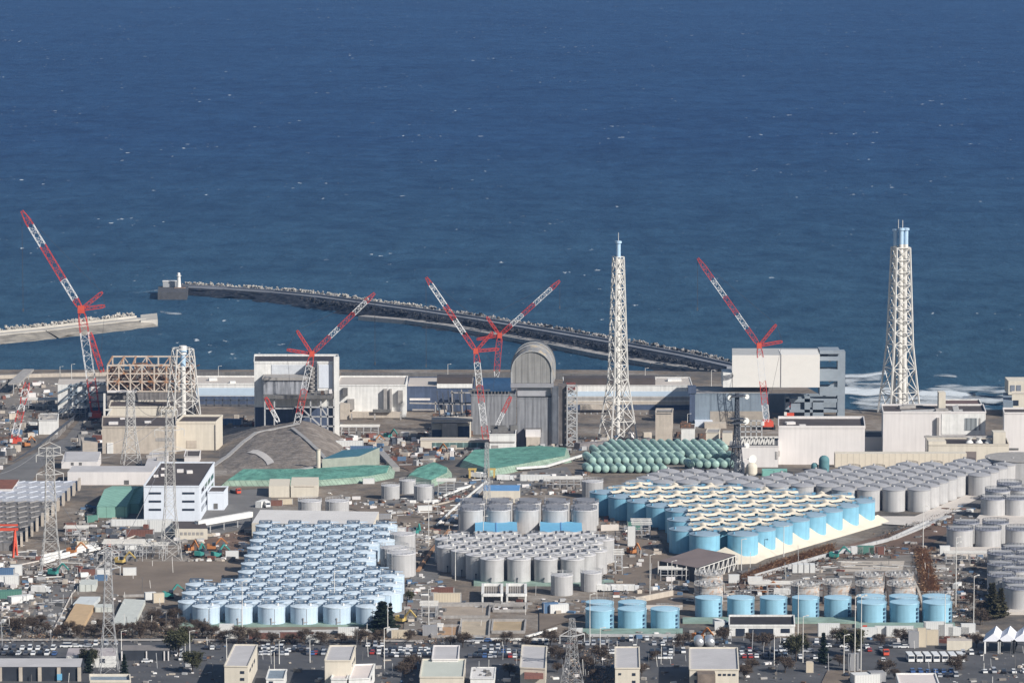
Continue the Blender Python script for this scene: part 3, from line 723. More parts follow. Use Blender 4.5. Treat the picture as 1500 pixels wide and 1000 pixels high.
# mound of sprayed concrete behind the left blocks
def mound():
    n, k = 46, 26; m = MB(); foot_l, foot_r = PG(296, 672), PG(566, 672); y0, y1 = PG(430, 702).y, PG(430, 640).y+40; crest = []
    prof = [(290,671),(325,650),(372,633),(405,629),(440,622.5),(462,629),(485,642),(515,664),(570,676)]
    def hgt(px):
        for (a, u), (b, v) in zip(prof, prof[1:]):
            if a <= px <= b:
                f = (px-a)/(b-a); yc = y0+(y1-y0)*.62; return max(0, PY(px, u+(v-u)*f, yc).z-gz(0, yc))*min(1, (px-290)/14, (570-px)/14)
        return 0
    vs = []
    for i in range(n+1):
        px = 290+280*i/n
        for j in range(k+1):
            f = j/k; y = y0+(y1-y0)*f; x = (px-750)/FPX*y*1.0; zt = hgt(px)*min(1, f/.62)*(1-max(0, (f-.7)/.3)**2*.9)
            z = gz(x, y)+zt*1.05+.3*math.sin(i*1.7)*math.sin(j*1.3)*(1 if zt > 1 else 0); vs.append((x, y, z-.4 if zt < .3 else z))
    m.add(vs, [(i*(k+1)+j, (i+1)*(k+1)+j, (i+1)*(k+1)+j+1, i*(k+1)+j+1) for i in range(n) for j in range(k)], True)
    o = m.build('mound', SHOTC); tag(o, kind='structure')
    def on(px, f):
        i = min(n-1.001, max(0, (px-290)/280*n)); j = min(k-1.001, max(0, f*k)); a, b = int(i), int(j); u, v = i-a, j-b; V = lambda p, q: Vector(vs[p*(k+1)+q])
        return V(a,b)*(1-u)*(1-v)+V(a+1,b)*u*(1-v)+V(a,b+1)*(1-u)*v+V(a+1,b+1)*u*v
    m = MB(); vs_ = []; up = Vector((0,0,.35)); cs = [(393,.12),(391,.16),(387,.20),(382,.24),(376,.28),(369,.31),(362,.33)]
    for a, f in cs: vs_ += [on(a-5,f-.012)+up, on(a,f)+up, on(a+5,f+.012)+up]
    m.add(vs_, [(3*i+k_,3*i+3+k_,3*i+4+k_,3*i+1+k_) for i in range(len(cs)-1) for k_ in (0,1)], True)
    tag(m.build('bare_concrete_patch', M('bleached_concrete', (.58,.54,.50), var=.1)), kind='structure')
    for pl in (([(425,.58),(445,.42),(462,.3),(476,.18),(486,.08)]), ([(300,.1),(330,.32),(352,.5),(372,.6),(400,.62),(436,.63)]), ([(392,.03),(430,.06),(468,.1),(486,.1)])):
        q = [on(*a)+Vector((0,0,.5)) for a in pl]; m = MB()
        for a, b in zip(q, q[1:]): m.beam(a, b, 2.2, .7)
        o = m.build('drain_channel', M('channel_concrete', (.33,.32,.31), var=.15)); tag(o, kind='structure')
mound()

# ------------------------------------------------------------------ breakwaters
def breakwater(name, label, top, h, wtop, slopes, seed, lamp, matw, blockscale=1.0, nblk=420, bpal=None, inner=None, cut=0.0):
    """top: photo polyline of the crest wall at height h above the sea"""
    t = thing(name, label, 'breakwater', P(*top[0], h)*1.0); t.location.z = 0; o = t.location.copy()
    pts = [P(*p, h) for p in top]; w = MB(); s = MB(); rr = random.Random(seed)
    for si, (a, b) in enumerate(zip(pts, pts[1:])):
        slope_in = slopes[min(si, len(slopes)-1)]
        d = (b-a).normalized(); n = Vector((-d.y, d.x, 0))
        if n.y < 0: n = -n
        A = [p-o for p in (a-n*wtop/2, b-n*wtop/2, b+n*wtop/2, a+n*wtop/2)]
        w.prism([(p.x, p.y) for p in A], -2, h)
        A2 = [p-o for p in (a+n*wtop/2-n*1.6, b+n*wtop/2-n*1.6, b+n*(wtop/2+.4), a+n*(wtop/2+.4))]
        w.prism([(p.x, p.y) for p in A2], h-.5, h+1.3)
        if slope_in:
            a0, b0 = a-n*(wtop/2-.3)-o, b-n*(wtop/2-.3)-o; k = 7
            prev = None; rowsv = []
            L = (b-a).length; m_ = max(2, int(L/9))
            for i in range(m_+1):
                p = a0+(b0-a0)*(i/m_); r = []
                for j in range(k+1):
                    q = p-n*(slope_in*j/k); jit = 0 if i in (0, m_) or j == 0 else 1
                    r.append((q.x+jit*rr.uniform(-2,2), q.y+jit*rr.uniform(-2,2), (h-.6-o.z)*(1-j/k)**.8-1.0*(j/k)+jit*rr.uniform(-.9,.9)))
                rowsv.append(r)
            s.add([p for r in rowsv for p in r], [(i*(k+1)+j, (i+1)*(k+1)+j, (i+1)*(k+1)+j+1, i*(k+1)+j+1) for i in range(m_) for j in range(k)])
    w.build('crest_wall', matw, t)
    if s.v: s.build('rock_slope', inner or ROCKD, t)
    return t, pts
nb = [(262,419.3),(330,422.5),(400,427.5),(470,434.5),(540,444),(620,455),(700,467),(780,480.5),(840,491),(920,505),(1000,520),(1072,536)]
bw, bpts = breakwater('long_breakwater', 'long dark rock breakwater curving from the lighthouse to the shore behind the reactors', nb, 5.2, 8, [16,20,24,30,36,40], 3, True, QUAY)
# inner quay line along the rock slope
m = MB(); o = bw.location
q = [P(*p, 2.2)-o for p in ((530,464),(600,470),(660,478),(720,489),(800,503),(880,519),(960,533),(1062,546))]
for a, b in zip(q, q[1:]): m.beam((a.x,a.y,1), (b.x,b.y,1), 9, 4.4)
m.build('inner_quay', CONC, bw)
def blocks(name, label, pts, off, n, seed, mats, spread=9, size=(1.4,2.6)):
    rr = random.Random(seed); ms = [MB(), MB(), MB()]; L = [(b-a).length for a, b in zip(pts, pts[1:])]; T = sum(L); mm = MB()
    for i in range(n):
        u = rr.random()*T
        for (a, b), l in zip(zip(pts, pts[1:]), L):
            if u <= l: break
            u -= l
        d = (b-a).normalized(); nn = Vector((-d.y, d.x, 0)); nn = nn if nn.y > 0 else -nn
        v = rr.random()**1.4; c = a+d*u+nn*(off+v*spread); r = rr.uniform(*size); mm.m = rr.choice((0,0,1,2))
        z = 6.8*(1-v)+rr.uniform(-.5,1.7)
        for k in range(3):
            q = Vector((rr.uniform(-1,1), rr.uniform(-1,1), rr.uniform(-.6,1))).normalized()*r*1.3
            mm.beam((c.x-q.x, c.y-q.y, z-q.z*.6), (c.x+q.x, c.y+q.y, z+q.z*.9), r*.7)
    tag(mm.build(name, mats), label, 'wave blocks', kind='stuff')
blocks('wave_breaking_blocks', 'pale concrete wave-breaking blocks heaped on the sea side of the long breakwater', bpts[:6], 6, 900, 5, [ROCKL, QUAYL, CONC], 9, (.6,1.3))
blocks('dark_wave_breaking_blocks', 'darker wave-breaking blocks along the shoreward half of the long breakwater', bpts[5:], 6, 900, 6, [CONC, CONCD, ROCKD], 9, (.6,1.3))
blocks('rubble', 'dark boulders scattered on the inner rock slope of the long breakwater', [p-Vector((6,20,4)) for p in bpts[3:]], -14, 1000, 8, [ROCKD, ROCKD, M('dark_boulder', (.055,.056,.062), var=.4)], 24, (.6, 1.4))
# head with the light tower
hd = thing('breakwater_head', 'dark concrete head at the left tip of the long breakwater', 'breakwater', P(252,424,6)); hd.location.z = 0; o = hd.location
m = MB(); A = [P(*p, 6)-o for p in ((231,428),(274,428),(276,419),(232,419))]; m.prism([(p.x,p.y) for p in A], -2, 6); m.build('caisson', M('dark_caisson_concrete', (.085,.085,.09), var=.3), hd)
lt = P(262, 421.5, 6); t = thing('light_tower', 'small white light tower on the breakwater head', 'light tower', lt)
m = MB(); m.cyl((0,0,0), (0,0,9.5), 1.9, 1.3, n=14); m.build('tower', WHITE, t)
m = MB(); m.cyl((0,0,9.5), (0,0,10), 2.0, n=14); m.cyl((0,0,10), (0,0,11.6), 1.2, n=12, dome=.7); m.build('lantern', WHITE, t)
m = MB(); m.box((1,-2.2,-2.4), (9,3,6)); m.build('plinth', M('rusty_plinth', (.25,.18,.14), var=.4, rust=(.16,.09,.06)), t)
hb = P(250, 420, 6); t = thing('signal_hut', 'flat-roofed grey hut left of the light tower', 'hut', hb)
m = MB(); m.box((0,0,2.2), (12,6,4.4)); m.build('wall', M('hut_wall', (.36,.37,.38), var=.1), t); m = MB(); m.box((0,0,4.65), (12.8,6.6,.45)); m.build('roof', WHITE, t)
sb = [(-40,492),(60,482.5),(140,473),(206,465.5)]
b2, p2_ = breakwater('short_breakwater', 'pale concrete breakwater reaching in from the left edge', sb, 5.0, 12, [16], 9, True, QUAYL, inner=M('stained_sea_wall', (.24,.22,.19), var=.35, scale=.1))
m = MB(); o = b2.location; A = [P(*p, 4.6)-o for p in ((206,470),(231,467.5),(230,458.5),(206,461))]; m.prism([(p.x,p.y) for p in A], -2, 4.6-0); m.build('end_block', QUAYL, b2)
m = MB()
for a, b in zip(((-40,499),(60,490)), ((60,490),(128,481.5))): p, q = P(*a, .9)-o, P(*b, .9)-o; m.beam((p.x,p.y,.3), (q.x,q.y,.3), 5, 1.6)
m.build('foot_quay', QUAYL, b2)
blocks('wave_breaking_blocks', 'pale concrete wave-breaking blocks behind the short left breakwater', p2_, 7, 480, 12, [ROCKL, QUAYL, CONC], 10, (.8,1.7))

# surf: foam sheets where the swell breaks on the right-hand shore
def foam_mat():
    m = bpy.data.materials.new('sea_foam'); m.use_nodes = True; n, l = m.node_tree.nodes, m.node_tree.links
    b = n['Principled BSDF']; b.inputs['Base Color'].default_value = (.62,.66,.68,1); b.inputs['Roughness'].default_value = .8
    tc = n.new('ShaderNodeTexCoord'); mp = n.new('ShaderNodeMapping'); mp.inputs['Scale'].default_value = (.8,1,1); l.new(tc.outputs['Object'], mp.inputs[0])
    q = n.new('ShaderNodeTexNoise'); q.inputs['Scale'].default_value = .07; q.inputs['Detail'].default_value = 9; q.inputs['Roughness'].default_value = .65; l.new(mp.outputs[0], q.inputs[0])
    uv = n.new('ShaderNodeAttribute'); uv.attribute_name = 'foam'
    ad = n.new('ShaderNodeMath'); ad.operation = 'ADD'; l.new(q.outputs[0], ad.inputs[0]); l.new(uv.outputs['Fac'], ad.inputs[1])
    r = n.new('ShaderNodeMapRange'); r.inputs[1].default_value = .88; r.inputs[2].default_value = 1.24; l.new(ad.outputs[0], r.inputs[0])
    tr = n.new('ShaderNodeBsdfTransparent'); mx = n.new('ShaderNodeMixShader'); l.new(r.outputs[0], mx.inputs[0]); l.new(tr.outputs[0], mx.inputs[1]); l.new(b.outputs[0], mx.inputs[2])
    l.new(mx.outputs[0], n['Material Output'].inputs[0]); return m
FOAM = foam_mat()
def foam(strips, name='surf'):
    vs, fs, w = [], [], []
    for si, (x0, x1, yc, hw, s, sl) in enumerate(strips):
        n = 40; o = len(vs)
        for i in range(n+1):
            f = i/n; x = x0+(x1-x0)*f; y = yc+sl*(f-.5)+1.3*math.sin(x*.045+yc)+.8*math.sin(x*.13)
            e = s*min(1, f*6, (1-f)*6)
            for k, (dy, ww) in enumerate(((-1,0),(-.55,.75),(0,1),(.5,.7),(1,0))):
                p = P(x, y+dy*hw, .25+.06*si); vs.append(tuple(p)); w.append(ww*e)
        fs += [(o+i*5+j, o+(i+1)*5+j, o+(i+1)*5+j+1, o+i*5+j+1) for i in range(n) for j in range(4)]
    me = bpy.data.meshes.new(name); me.from_pydata(vs, [], fs); me.materials.append(FOAM)
    at = me.attributes.new('foam', 'FLOAT', 'POINT'); at.data.foreach_set('value', w)
    ob = bpy.data.objects.new(name, me); COL.objects.link(ob); tag(ob, kind='structure')
foam([(1225,1310,549,5,.7,-3),(1228,1300,560,8,.48,-2),(1222,1320,572.5,8,1.0,1),(1335,1430,577.5,7,1.0,1),(1330,1480,588,8,.5,1),(1360,1408,552,4.5,.48,1),(1225,1500,585,8,.66,2),(1228,1300,556,9,.62,-2),(1340,1500,570,9,.58,1),(1226,1340,566,16,.5,-1),(1330,1500,584,12,.56,0),(1228,1420,591,9,.6,0),(1410,1500,576,10,.42,2),(1226,1500,597,9,.5,1),(1440,1500,562,5,.4,0),(1235,1300,584,5,.55,0)])
foam([(228,272,459,3,.5,1),(222,250,427,2,.45,0),(180,234,427,1.6,.4,0)], 'harbour_foam')
# ------------------------------------------------------------------ reactor blocks and halls
def attach(b, name, x0, x1, yt, yb, off, depth, mat, roof=None):
    """a box part standing off the front of building b: photo rectangle on the plane off metres before its front wall, going back depth metres"""
    Y = b.off.y-off; p, q = PY(x0, yb, Y), PY(x1, yb, Y); zt = PY(x0, yt, Y).z; zb = max(p.z, b.zb)
    m = MB(); o = b.off; m.prism([(p.x-o.x, Y-o.y), (q.x-o.x, Y-o.y), (q.x-o.x, Y+depth-o.y), (p.x-o.x, Y+depth-o.y)], zb-o.z, zt-o.z)
    return m.build(name, mat, b.o)
def frame(b, name, segs, off, t, mat):
    """steel members on the plane off metres before building b: photo segments (x0,y0,x1,y1)"""
    Y = b.off.y-off; m = MB()
    for s in segs: m.beam(PY(s[0], s[1], Y)-b.off, PY(s[2], s[3], Y)-b.off, s[4] if len(s) > 4 else t)
    return m.build(name, mat, b.o)

# turbine halls along the shore
b = Bld('turbine_hall', 'long white turbine hall with a pale blue band, left of the square white reactor block', 'industrial hall', (285,592), 563, (376,563), (378,552), WHITE, ROOFB, .8)
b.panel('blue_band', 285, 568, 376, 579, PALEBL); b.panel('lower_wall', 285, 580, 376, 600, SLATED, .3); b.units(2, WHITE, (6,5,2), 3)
frame(b, 'pipe_rack', [(290,586,374,586),(290,594,374,594)]+[(290+12*i,582,290+12*i,604) for i in range(8)], 8, .7, STEELD)
b = Bld('pipe_hall', 'white hall with rooftop pipes right of the square white reactor block', 'industrial hall', (494,611), 565, (594,565), (597,552), WHITE, ROOFB, .8)
b.panel('roof_edge_band', 494, 562.5, 594, 565.5, CONC)
for x0, x1, y0, y1 in ((562,567,570,602),(571,574,570,602),(583,590,572,590)): attach(b, 'duct', x0, x1, y0, y1, 3, 3, CONC)
attach(b, 'lower_gallery', 498, 588, 604, 612, 6, 6, BEIGE); attach(b, 'duct', 546, 572, 600, 604, 8, 3, CONCD); attach(b, 'stair_tower', 498, 512, 592, 626, 10, 9, BEIGE)
attach(b, 'duct', 502, 509, 569, 580, 5, 5, CONCD); attach(b, 'duct', 509, 519, 585, 600, 4, 4, CONC)
for x in (514, 548, 586): attach(b, 'column', x, x+2, 606, 630, 12, 2, CONC)
attach(b, 'deck', 512, 590, 622, 628, 14, 12, CONC)
b = Bld('turbine_hall', 'dark blue-grey shaded hall between the pipe hall and the domed reactor', 'industrial hall', (596,602), 567, (694,567), (696,553), SLATED, ROOFB, .6)  # shade over this stretch is put into the dark wall colour
b.panel('white_band', 640, 562, 692, 568, WHITE, .4); b.panel('lower_band', 600, 583, 630, 586, WHITE2, .4); attach(b, 'roof_house', 640, 692, 553, 562, -8, 16, ROOFD)
b.panel('shutter', 640, 597, 655, 612, SLATE, .4); frame(b, 'pipe_rack', [(600,590,690,592),(604,600,636,600),(660,575,690,575),(638,588,638,612),(662,572,664,622),(676,570,678,622)], 6, .8, CONC)
b = Bld('turbine_hall', 'long banded turbine hall behind the tall lattice stack', 'industrial hall', (826,600), 565, (1014,565), (1010,553), WHITE, ROOFB, .4)
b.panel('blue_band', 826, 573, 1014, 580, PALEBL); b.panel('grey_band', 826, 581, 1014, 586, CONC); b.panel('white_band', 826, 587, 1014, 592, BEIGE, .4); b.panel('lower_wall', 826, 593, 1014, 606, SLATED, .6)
attach(b, 'roof_house', 826, 960, 554, 563.5, -4, 14, ROOFD); b.units(3, WHITE, (7,5,1.2), 5)
attach(b, 'red_vent', 829, 843, 561, 571, 3, 4, M('dark_red_box', (.20,.07,.06), var=.3)); attach(b, 'duct', 850, 900, 592, 600, 14, 8, BEIGE)
frame(b, 'pipe_rack', [(846,618,960,618),(846,628,940,628)]+[(848+9*i,604,848+9*i,640) for i in range(12)], 20, .6, STEELG)
attach(b, 'low_shed', 850, 872, 632, 640, 34, 8, BEIGE); attach(b, 'low_shed', 852, 960, 640, 646, 50, 10, CONCD)

# left: white hall crossed by blue beams shaped as a cast frame shadow
b = Bld('shade_crossed_white_hall', 'white hall crossed by blue beams standing for a lattice shadow behind the leftmost crane', 'industrial hall', (85,606), 563, (156,563), (157,555), WHITE, ROOFB)
frame(b, 'brace_and_shadow_bars', [(104,562,104,606),(112,562,112,606),(125,562,125,606),(132,562,132,606),(85,575,112,562),(85,592,112,575),(85,606,112,592),(104,575,156,575),(112,588,156,588),(112,562,156,562)], .8, 1.0, SLATE)  # blue-grey beams added in place of the neighbouring frame's cast shadow
b.panel('lower_wall', 100, 596, 156, 608, SLATED, .5)
# unit with bare rusted frame
b = Bld('ruined_reactor_block', 'ruined reactor block topped by a bare cream and rust steel frame', 'reactor building', (157,622), 574, (287,574), (287,560), M('streaked_grey_wall', (.25,.23,.22), var=.35, streak=.4), CONCD, .5)
o = b.off; Yf = b.off.y; Yb = b.q[3].y
for nm, Y, k, y0, y1, xs_ in (('front_frame', Yf, 0, 535, 574, (157.5,174,191,208,226,244,262,285)), ('rear_frame', Yb, 1, 522, 562, (165,181,198,215,232,249,266,285))):
    m = MB()
    for x in xs_: m.beam(PY(x, y0, Y)-o, PY(x, y1, Y)-o, .85)
    for i, y in enumerate((y0, y0+12, (y0+y1)/2+4, y1-1)): m.beam(PY(xs_[0], y, Y)-o, PY(xs_[-1], y, Y)-o, .7 if i else .9)
    for i in range(len(xs_)-1):
        ya, yb = (y0, (y0+y1)/2+4); m.beam(PY(xs_[i], ya if i % 2 else yb, Y)-o, PY(xs_[i+1], yb if i % 2 else ya, Y)-o, .5)
        m.beam(PY(xs_[i], yb, Y)-o, PY(xs_[i+1], y1, Y)-o, .45)
        if i % 2 == 0: m.beam(PY(xs_[i], y1, Y)-o, PY(xs_[i+1], yb, Y)-o, .45)
    m.build(nm, RUSTY, b.o)
m = MB()
for i in range(8):
    f = i/7; a = PY(157.5+128*f, 535, Yf)-o; c = PY(165+120*f, 522, Yb)-o
    if i in (0, 1, 2, 7): m.beam(a, c, .8)
for z in (.3, .65): m.beam(PY(157.5, 535+39*z, Yf)-o, PY(165, 522+39*z, Yb)-o, .7)
m.build('side_frame', M('orange_rusted_steel', (.42,.22,.11), var=.4, rust=(.5,.40,.32)), b.o)
m = MB(); rr = random.Random(4)
for i in range(260):
    x, d = rr.uniform(160, 284), rr.random(); Y = Yf+3+(Yb-Yf-6)*d; p = PY(x, 570-14*d, Y)-o; p.z = b.h-o.z+rr.random()**1.6*13
    q = Vector((rr.uniform(-1,1), rr.uniform(-1,1), rr.uniform(-.5,.5)))*rr.uniform(1.5, 5); m.beam(p-q, p+q, rr.uniform(.3, 1.3))
m.build('twisted_wreckage', RUSTD, b.o)
attach(b, 'ledge', 157, 200, 572, 575, 2, 3, WHITE2)
b = Bld('stepped_block', 'upper cream step of the grey block in front of the ruined reactor', 'industrial building', (160,634), 597, (256,597), (258,588), CREAM, ROOFD, .9)
frame(b, 'steel_stand', [(153,576,153,626,1.2),(153,600,161,600),(153,610,160,610),(151,621,163,598)], 2, .9, STEELW)
b = Bld('stepped_block', 'low weathered grey block with a dark roof in front of the ruined reactor', 'industrial building', (150,664), 626, (258,626), (257,611), BEIGE, ROOFD, .8)
b.panel('door', 157, 648, 166, 664, WHITE, .5); b.panel('stain', 228, 641, 256, 646, CONC, .1); b.units(3, WHITE2, (4,3,1), 8)
b = Bld('cream_box_building', 'cream box building with an open dark roof right of the weathered grey block', 'industrial building', (258,659), 620, (316,620), (326,610), CREAM, ROOFD, 1.2)
b.panel('door', 273, 645, 288, 656, BEIGE, .2); b.panel('drain_pipe', 314.5, 622, 316, 659, CONCD, .3)
# square white block with open top
b = Bld('square_reactor_block', 'square white reactor block with a dark roof and grey front annex', 'reactor building', (373,642), 532, (496,532), (495,521.5), WHITE, M('burnt_dark_roof', (.05,.045,.05), var=.4), 1.2, trim=WHITE)
b.panel('shaded_lower_wall', 374, 596, 489, 640, SLATED, .2)  # the annex's shadow on this wall, put into a dark panel colour
b.panel('sheet_facing', 398, 534, 450, 549, M('silver_sheet', (.55,.57,.60), var=.2, scale=.2), .3); b.panel('sheet_facing', 467, 534, 487, 568, OFFICE, .3)
attach(b, 'front_annex', 386, 449, 557, 582, 16, 16, M('rain_stained_annex', (.36,.37,.40), var=.2, streak=.55)); attach(b, 'annex_roof', 384, 450, 553, 557, 17, 17, CONC)
attach(b, 'annex_deck', 386, 486, 579, 584, 22, 22, CONCD); attach(b, 'stair_tower', 453, 464, 531, 579, 8, 6, STEELD)
frame(b, 'stair_flights', [(453,536+6*i,464,540+6*i) for i in range(7)]+[(464,540+6*i,453,542+6*i) for i in range(7)], 9, .8, CONC)
frame(b, 'scaffold', [(x,584,x,642) for x in (388,402,440,455,470,480,489)]+[(432,y,490,y) for y in (596,610,624,636)]+[(388,y,430,y) for y in (598,)]+[(440,596,455,610),(455,610,470,624),(470,596,480,610)], 20, .8, STEELG)
for i, (x, y) in enumerate(((470,578),(476,577),(482,576),(460,579))): attach(b, 'deck_gear', x, x+4, y-5, y, 20, 4, (RUSTD, CONC, WHITE2, CONCD)[i])
attach(b, 'corner_pier', 489.5, 497, 523, 641, 3, 4, WHITE); frame(b, 'drain_pipe', [(464.5,532,464.5,580)], 10, .6, STEELD)
# domed reactor
b = Bld('reactor_annex', 'ribbed grey annex left of the domed reactor block', 'reactor building', (690,636), 579, (755,579), (756,571), GREYCL, CONCD, .8)
frame(b, 'roof_gear', [(690+5*i,573,690+5*i,581) for i in range(12)]+[(686,572,718,571)], -2, .8, CONCD)
o = b.off; p0, p1 = PY(705, 571, b.off.y+12), PY(749, 571, b.off.y+12); m = MB(); r = 5.2
n = 14; vs = []
for p in (p0, p1):
    for i in range(n+1): a = PI*i/n; vs.append((p.x-o.x, p.y-o.y-8*math.cos(a), p.z-o.z+7.4*math.sin(a)))
m.add(vs, [(i, n+1+i, n+2+i, i+1) for i in range(n)]+[tuple(range(n, -1, -1)), tuple(range(n+1, 2*n+2))], False); m.build('barrel_cover', BLUED, b.o)
frame(b, 'brace_and_shadow_bars', [(640+8*i,572+3*(i%2),646+8*i,624) for i in range(6)]+[(640,590,690,590),(640,610,690,605)], -3, .8, STEELD)
d = Bld('domed_reactor_block', 'ribbed grey reactor block under a half-cylinder dome', 'reactor building', (757,655), 583, (818,583), (820,572), GREYCL, CONCD, .5)
attach(d, 'upper_band', 758, 807, 567, 580, -1, 20, M('pale_grey_band', (.36,.36,.38), var=.1)); attach(d, 'ledge', 748, 811, 562, 567.5, 1, 26, M('ledge_steel', (.28,.28,.30), var=.15))
o = d.off; Y0 = d.off.y+1; cx = PY(779, 561, Y0); R = 30.3*Y0/FPX; zl = cx.z; zc = PY(779, 543.5, Y0).z; dep = 30
def arch(R, y, n=22, sq=1.0): return [Vector((cx.x+R*math.cos(a)+ (y-Y0)*.055, y, zc+R*math.sin(a)*sq)) for a in [PI*i/n for i in range(n+1)]]
def section(R, y, sq=1.0):
    a = arch(R, y, 22, sq); return [Vector((a[0].x, y, zl))]+a+[Vector((a[-1].x, y, zl))]
f0, fm, f1 = [p-o for p in section(R, Y0, 1.0)], [p-o for p in section(R*1.05, Y0+9, 1.13)], [p-o for p in section(R*1.06, Y0+dep, 1.16)]
m = MB(); m.add(f0, [tuple(range(len(f0)))]); m.build('dome_front', M('ribbed_tan_dome_front', (.275,.268,.258), var=.12, streak=.2, stripe=(3.6,.14,.72)), d.o)
m = MB(); k = len(f0); m.add(f0+fm+f1, [(j*k+i, j*k+i+1, j*k+k+i+1, j*k+k+i) for i in range(k-1) for j in (0, 1)]+[tuple(range(2*k, 3*k))], True); m.build('dome_shell', M('streaked_dome_plate', (.26,.26,.262), var=.3, scale=.12, streak=.2, rust=(.42,.35,.25)), d.o)
m = MB()
for R1, y, sq_ in ((R*.98, Y0-.3, 1.0), (R*1.06, Y0+9, 1.13), (R*1.065, Y0+20, 1.15)):
    q = [p-o for p in section(R1, y, sq_)]
    for a, c in zip(q, q[1:]): m.beam(a, c, .9 if y < Y0 else .4, .4)
m.build('dome_rim', M('pale_dome_rim', (.38,.38,.375), var=.12), d.o)
attach(d, 'entrance_lock', 771, 791, 640, 657, 14, 14, BEIGE); attach(d, 'entrance_lock_roof', 770, 792, 631, 640, 13, 13, WHITE2); attach(d, 'entrance_shade', 768, 794, 628.5, 633, 6, 6, CONCD)
attach(d, 'side_tower', 817, 830, 565, 650, -3, 12, M('brown_grey_tower_sheet', (.15,.135,.13), var=.3, streak=.3)); attach(d, 'side_bay', 808, 818, 567, 650, 2, 6, M('dark_side_bay', (.12,.13,.15), var=.3, stripe=(3.0,.2,.6)))
m = MB(); q0 = [p-o for p in quad(Vector((PY(838,650,d.off.y).x, d.off.y+4, d.zb)), 2.8)]; q1 = [v+Vector((0,0,PY(838,566,d.off.y).z-d.zb)) for v in q0]
lattice(m, q0, q1, 10, .7, .5, False); m.build('lift_frame', STEELG, d.o)
c = Bld('white_service_block', 'small white service block with gear on its roof before the ribbed annex', 'industrial building', (717,661), 637, (755,637), (756,629), WHITE, CONCD, .6)
c.units(9, CONCD, (4,3,3), 11); c.panel('pipe_band', 718, 646, 754, 648, CONC, .4); c.panel('opening', 720, 652, 730, 660, CONC, .2)
c = Bld('cream_canopy_building', 'low cream building with a projecting canopy roof left of the domed reactor', 'industrial building', (632,644), 621, (688,621), (690,611), CREAM, BEIGE, .3)
c.panel('window_wall', 633, 629, 647, 641, SLATED, .3); attach(c, 'entrance_block', 648, 670, 620, 643, 5, 4, BEIGE); c.panel('window_wall', 671, 624, 688, 641, SLATED, .3); attach(c, 'canopy', 632, 692, 614.5, 617.5, 5, 12, BEIGE)
c = Bld('green_fronted_shed', 'long low shed with a greenish glazed front before the reactor annex', 'shed', (616,657), 645, (716,645), (716,641), CREAM, ROOFB, .2)
c.panel('glazed_front', 633, 648, 714, 655, M('greenish_glazing', (.10,.16,.15), var=.4, stripe=(4,.2,1.8)), .2)
# right-hand grey unit with the white cover
b = Bld('grey_reactor_block', 'blue-grey clad reactor block below the big white cover', 'reactor building', (1012,622), 577, (1125,577), (1125,567), SLATE, CONC, .5)
b.panel('opening', 1040, 602, 1118, 622, M('tan_inner_wall', (.36,.32,.27), var=.2), .2); b.panel('side_column', 1010, 577, 1018, 617, SLATED, .4)
attach(b, 'porch', 1018, 1044, 617, 642, 8, 8, OFFICE); attach(b, 'porch', 1032, 1064, 620, 646, 16, 8, BEIGE); attach(b, 'penthouse', 1008, 1020, 567, 576, 1, 10, SLATED)
c = Bld('white_reactor_cover', 'big white cantilevered cover box above the blue-grey reactor block', 'reactor cover', (1072,620), 520, (1200,520), (1198,510), M('smooth_white_cover', (.70,.68,.64), var=.04), M('cover_roof', (.42,.42,.41), var=.08, stripe=(14,.06,.7)), z0=PY(1072, 567, PG(1072,620).y).z)
attach(c, 'side_step', 1059, 1073, 546, 568, 0, 20, WHITE); attach(c, 'lower_skirt', 1144, 1200.5, 519.5, 580, .5, 26, M('smooth_white_cover', (0,0,0)))
o = c.off; Y = o.y+4; fr_ = MB()
c.o['category'] = 'reactor cover'
g_ = thing('support_frame', 'blue-grey steel portal frame carrying the white cover on its right side', 'steel frame', PG(1216,612)); o = g_.location; Yf = o.y
for nm, x0, x1, y0, y1, dp in (('column',1226,1237,514,612,5),('column',1178,1186,580,612,5),('column',1150,1156,580,612,5),('roof_beam',1200,1230,512,517,9),('beam',1200,1228,521,527,9),('beam',1200,1227,540,557,6),('beam',1200,1227,566,578,7),('beam',1150,1227,583,588,5),('beam',1150,1227,599,603,5),('infill_panel',1190,1206,586,612,5),('infill_panel',1158,1172,588,600,3)):
    p, q = PY(x0, y1, Yf), PY(x1, y1, Yf); zt = PY(x0, y0, Yf).z; m = MB(); zb = max(p.z, ZL-.5)
    m.prism([(p.x-o.x,-dp/2),(q.x-o.x,-dp/2),(q.x-o.x,dp*1.5),(p.x-o.x,dp*1.5)], zb-o.z, zt-o.z); m.build(nm, M('blue_grey_frame_steel', (.25,.29,.33), var=.12), g_)
m = MB()
for x0, y0, x1, y1 in ((1212,527,1226,515),(1212,557,1227,543),(1204,578,1226,562)):
    m.beam(PY(x0,y0,Yf)-o, PY(x1,y1,Yf)-o, 1.6, 4)
m.build('gusset', M('blue_grey_frame_steel', (0,0,0)), g_)
p, q = PY(1120,612,Yf+26), PY(1226,612,Yf+26); zt = PY(1148,577,Yf+26).z; m = MB(); m.prism([(p.x-o.x,26),(q.x-o.x,26),(q.x-o.x,29),(p.x-o.x,29)], ZL-.5-o.z, zt-o.z); m.build('rear_panel', M('blue_grey_frame_steel', (0,0,0)), g_)
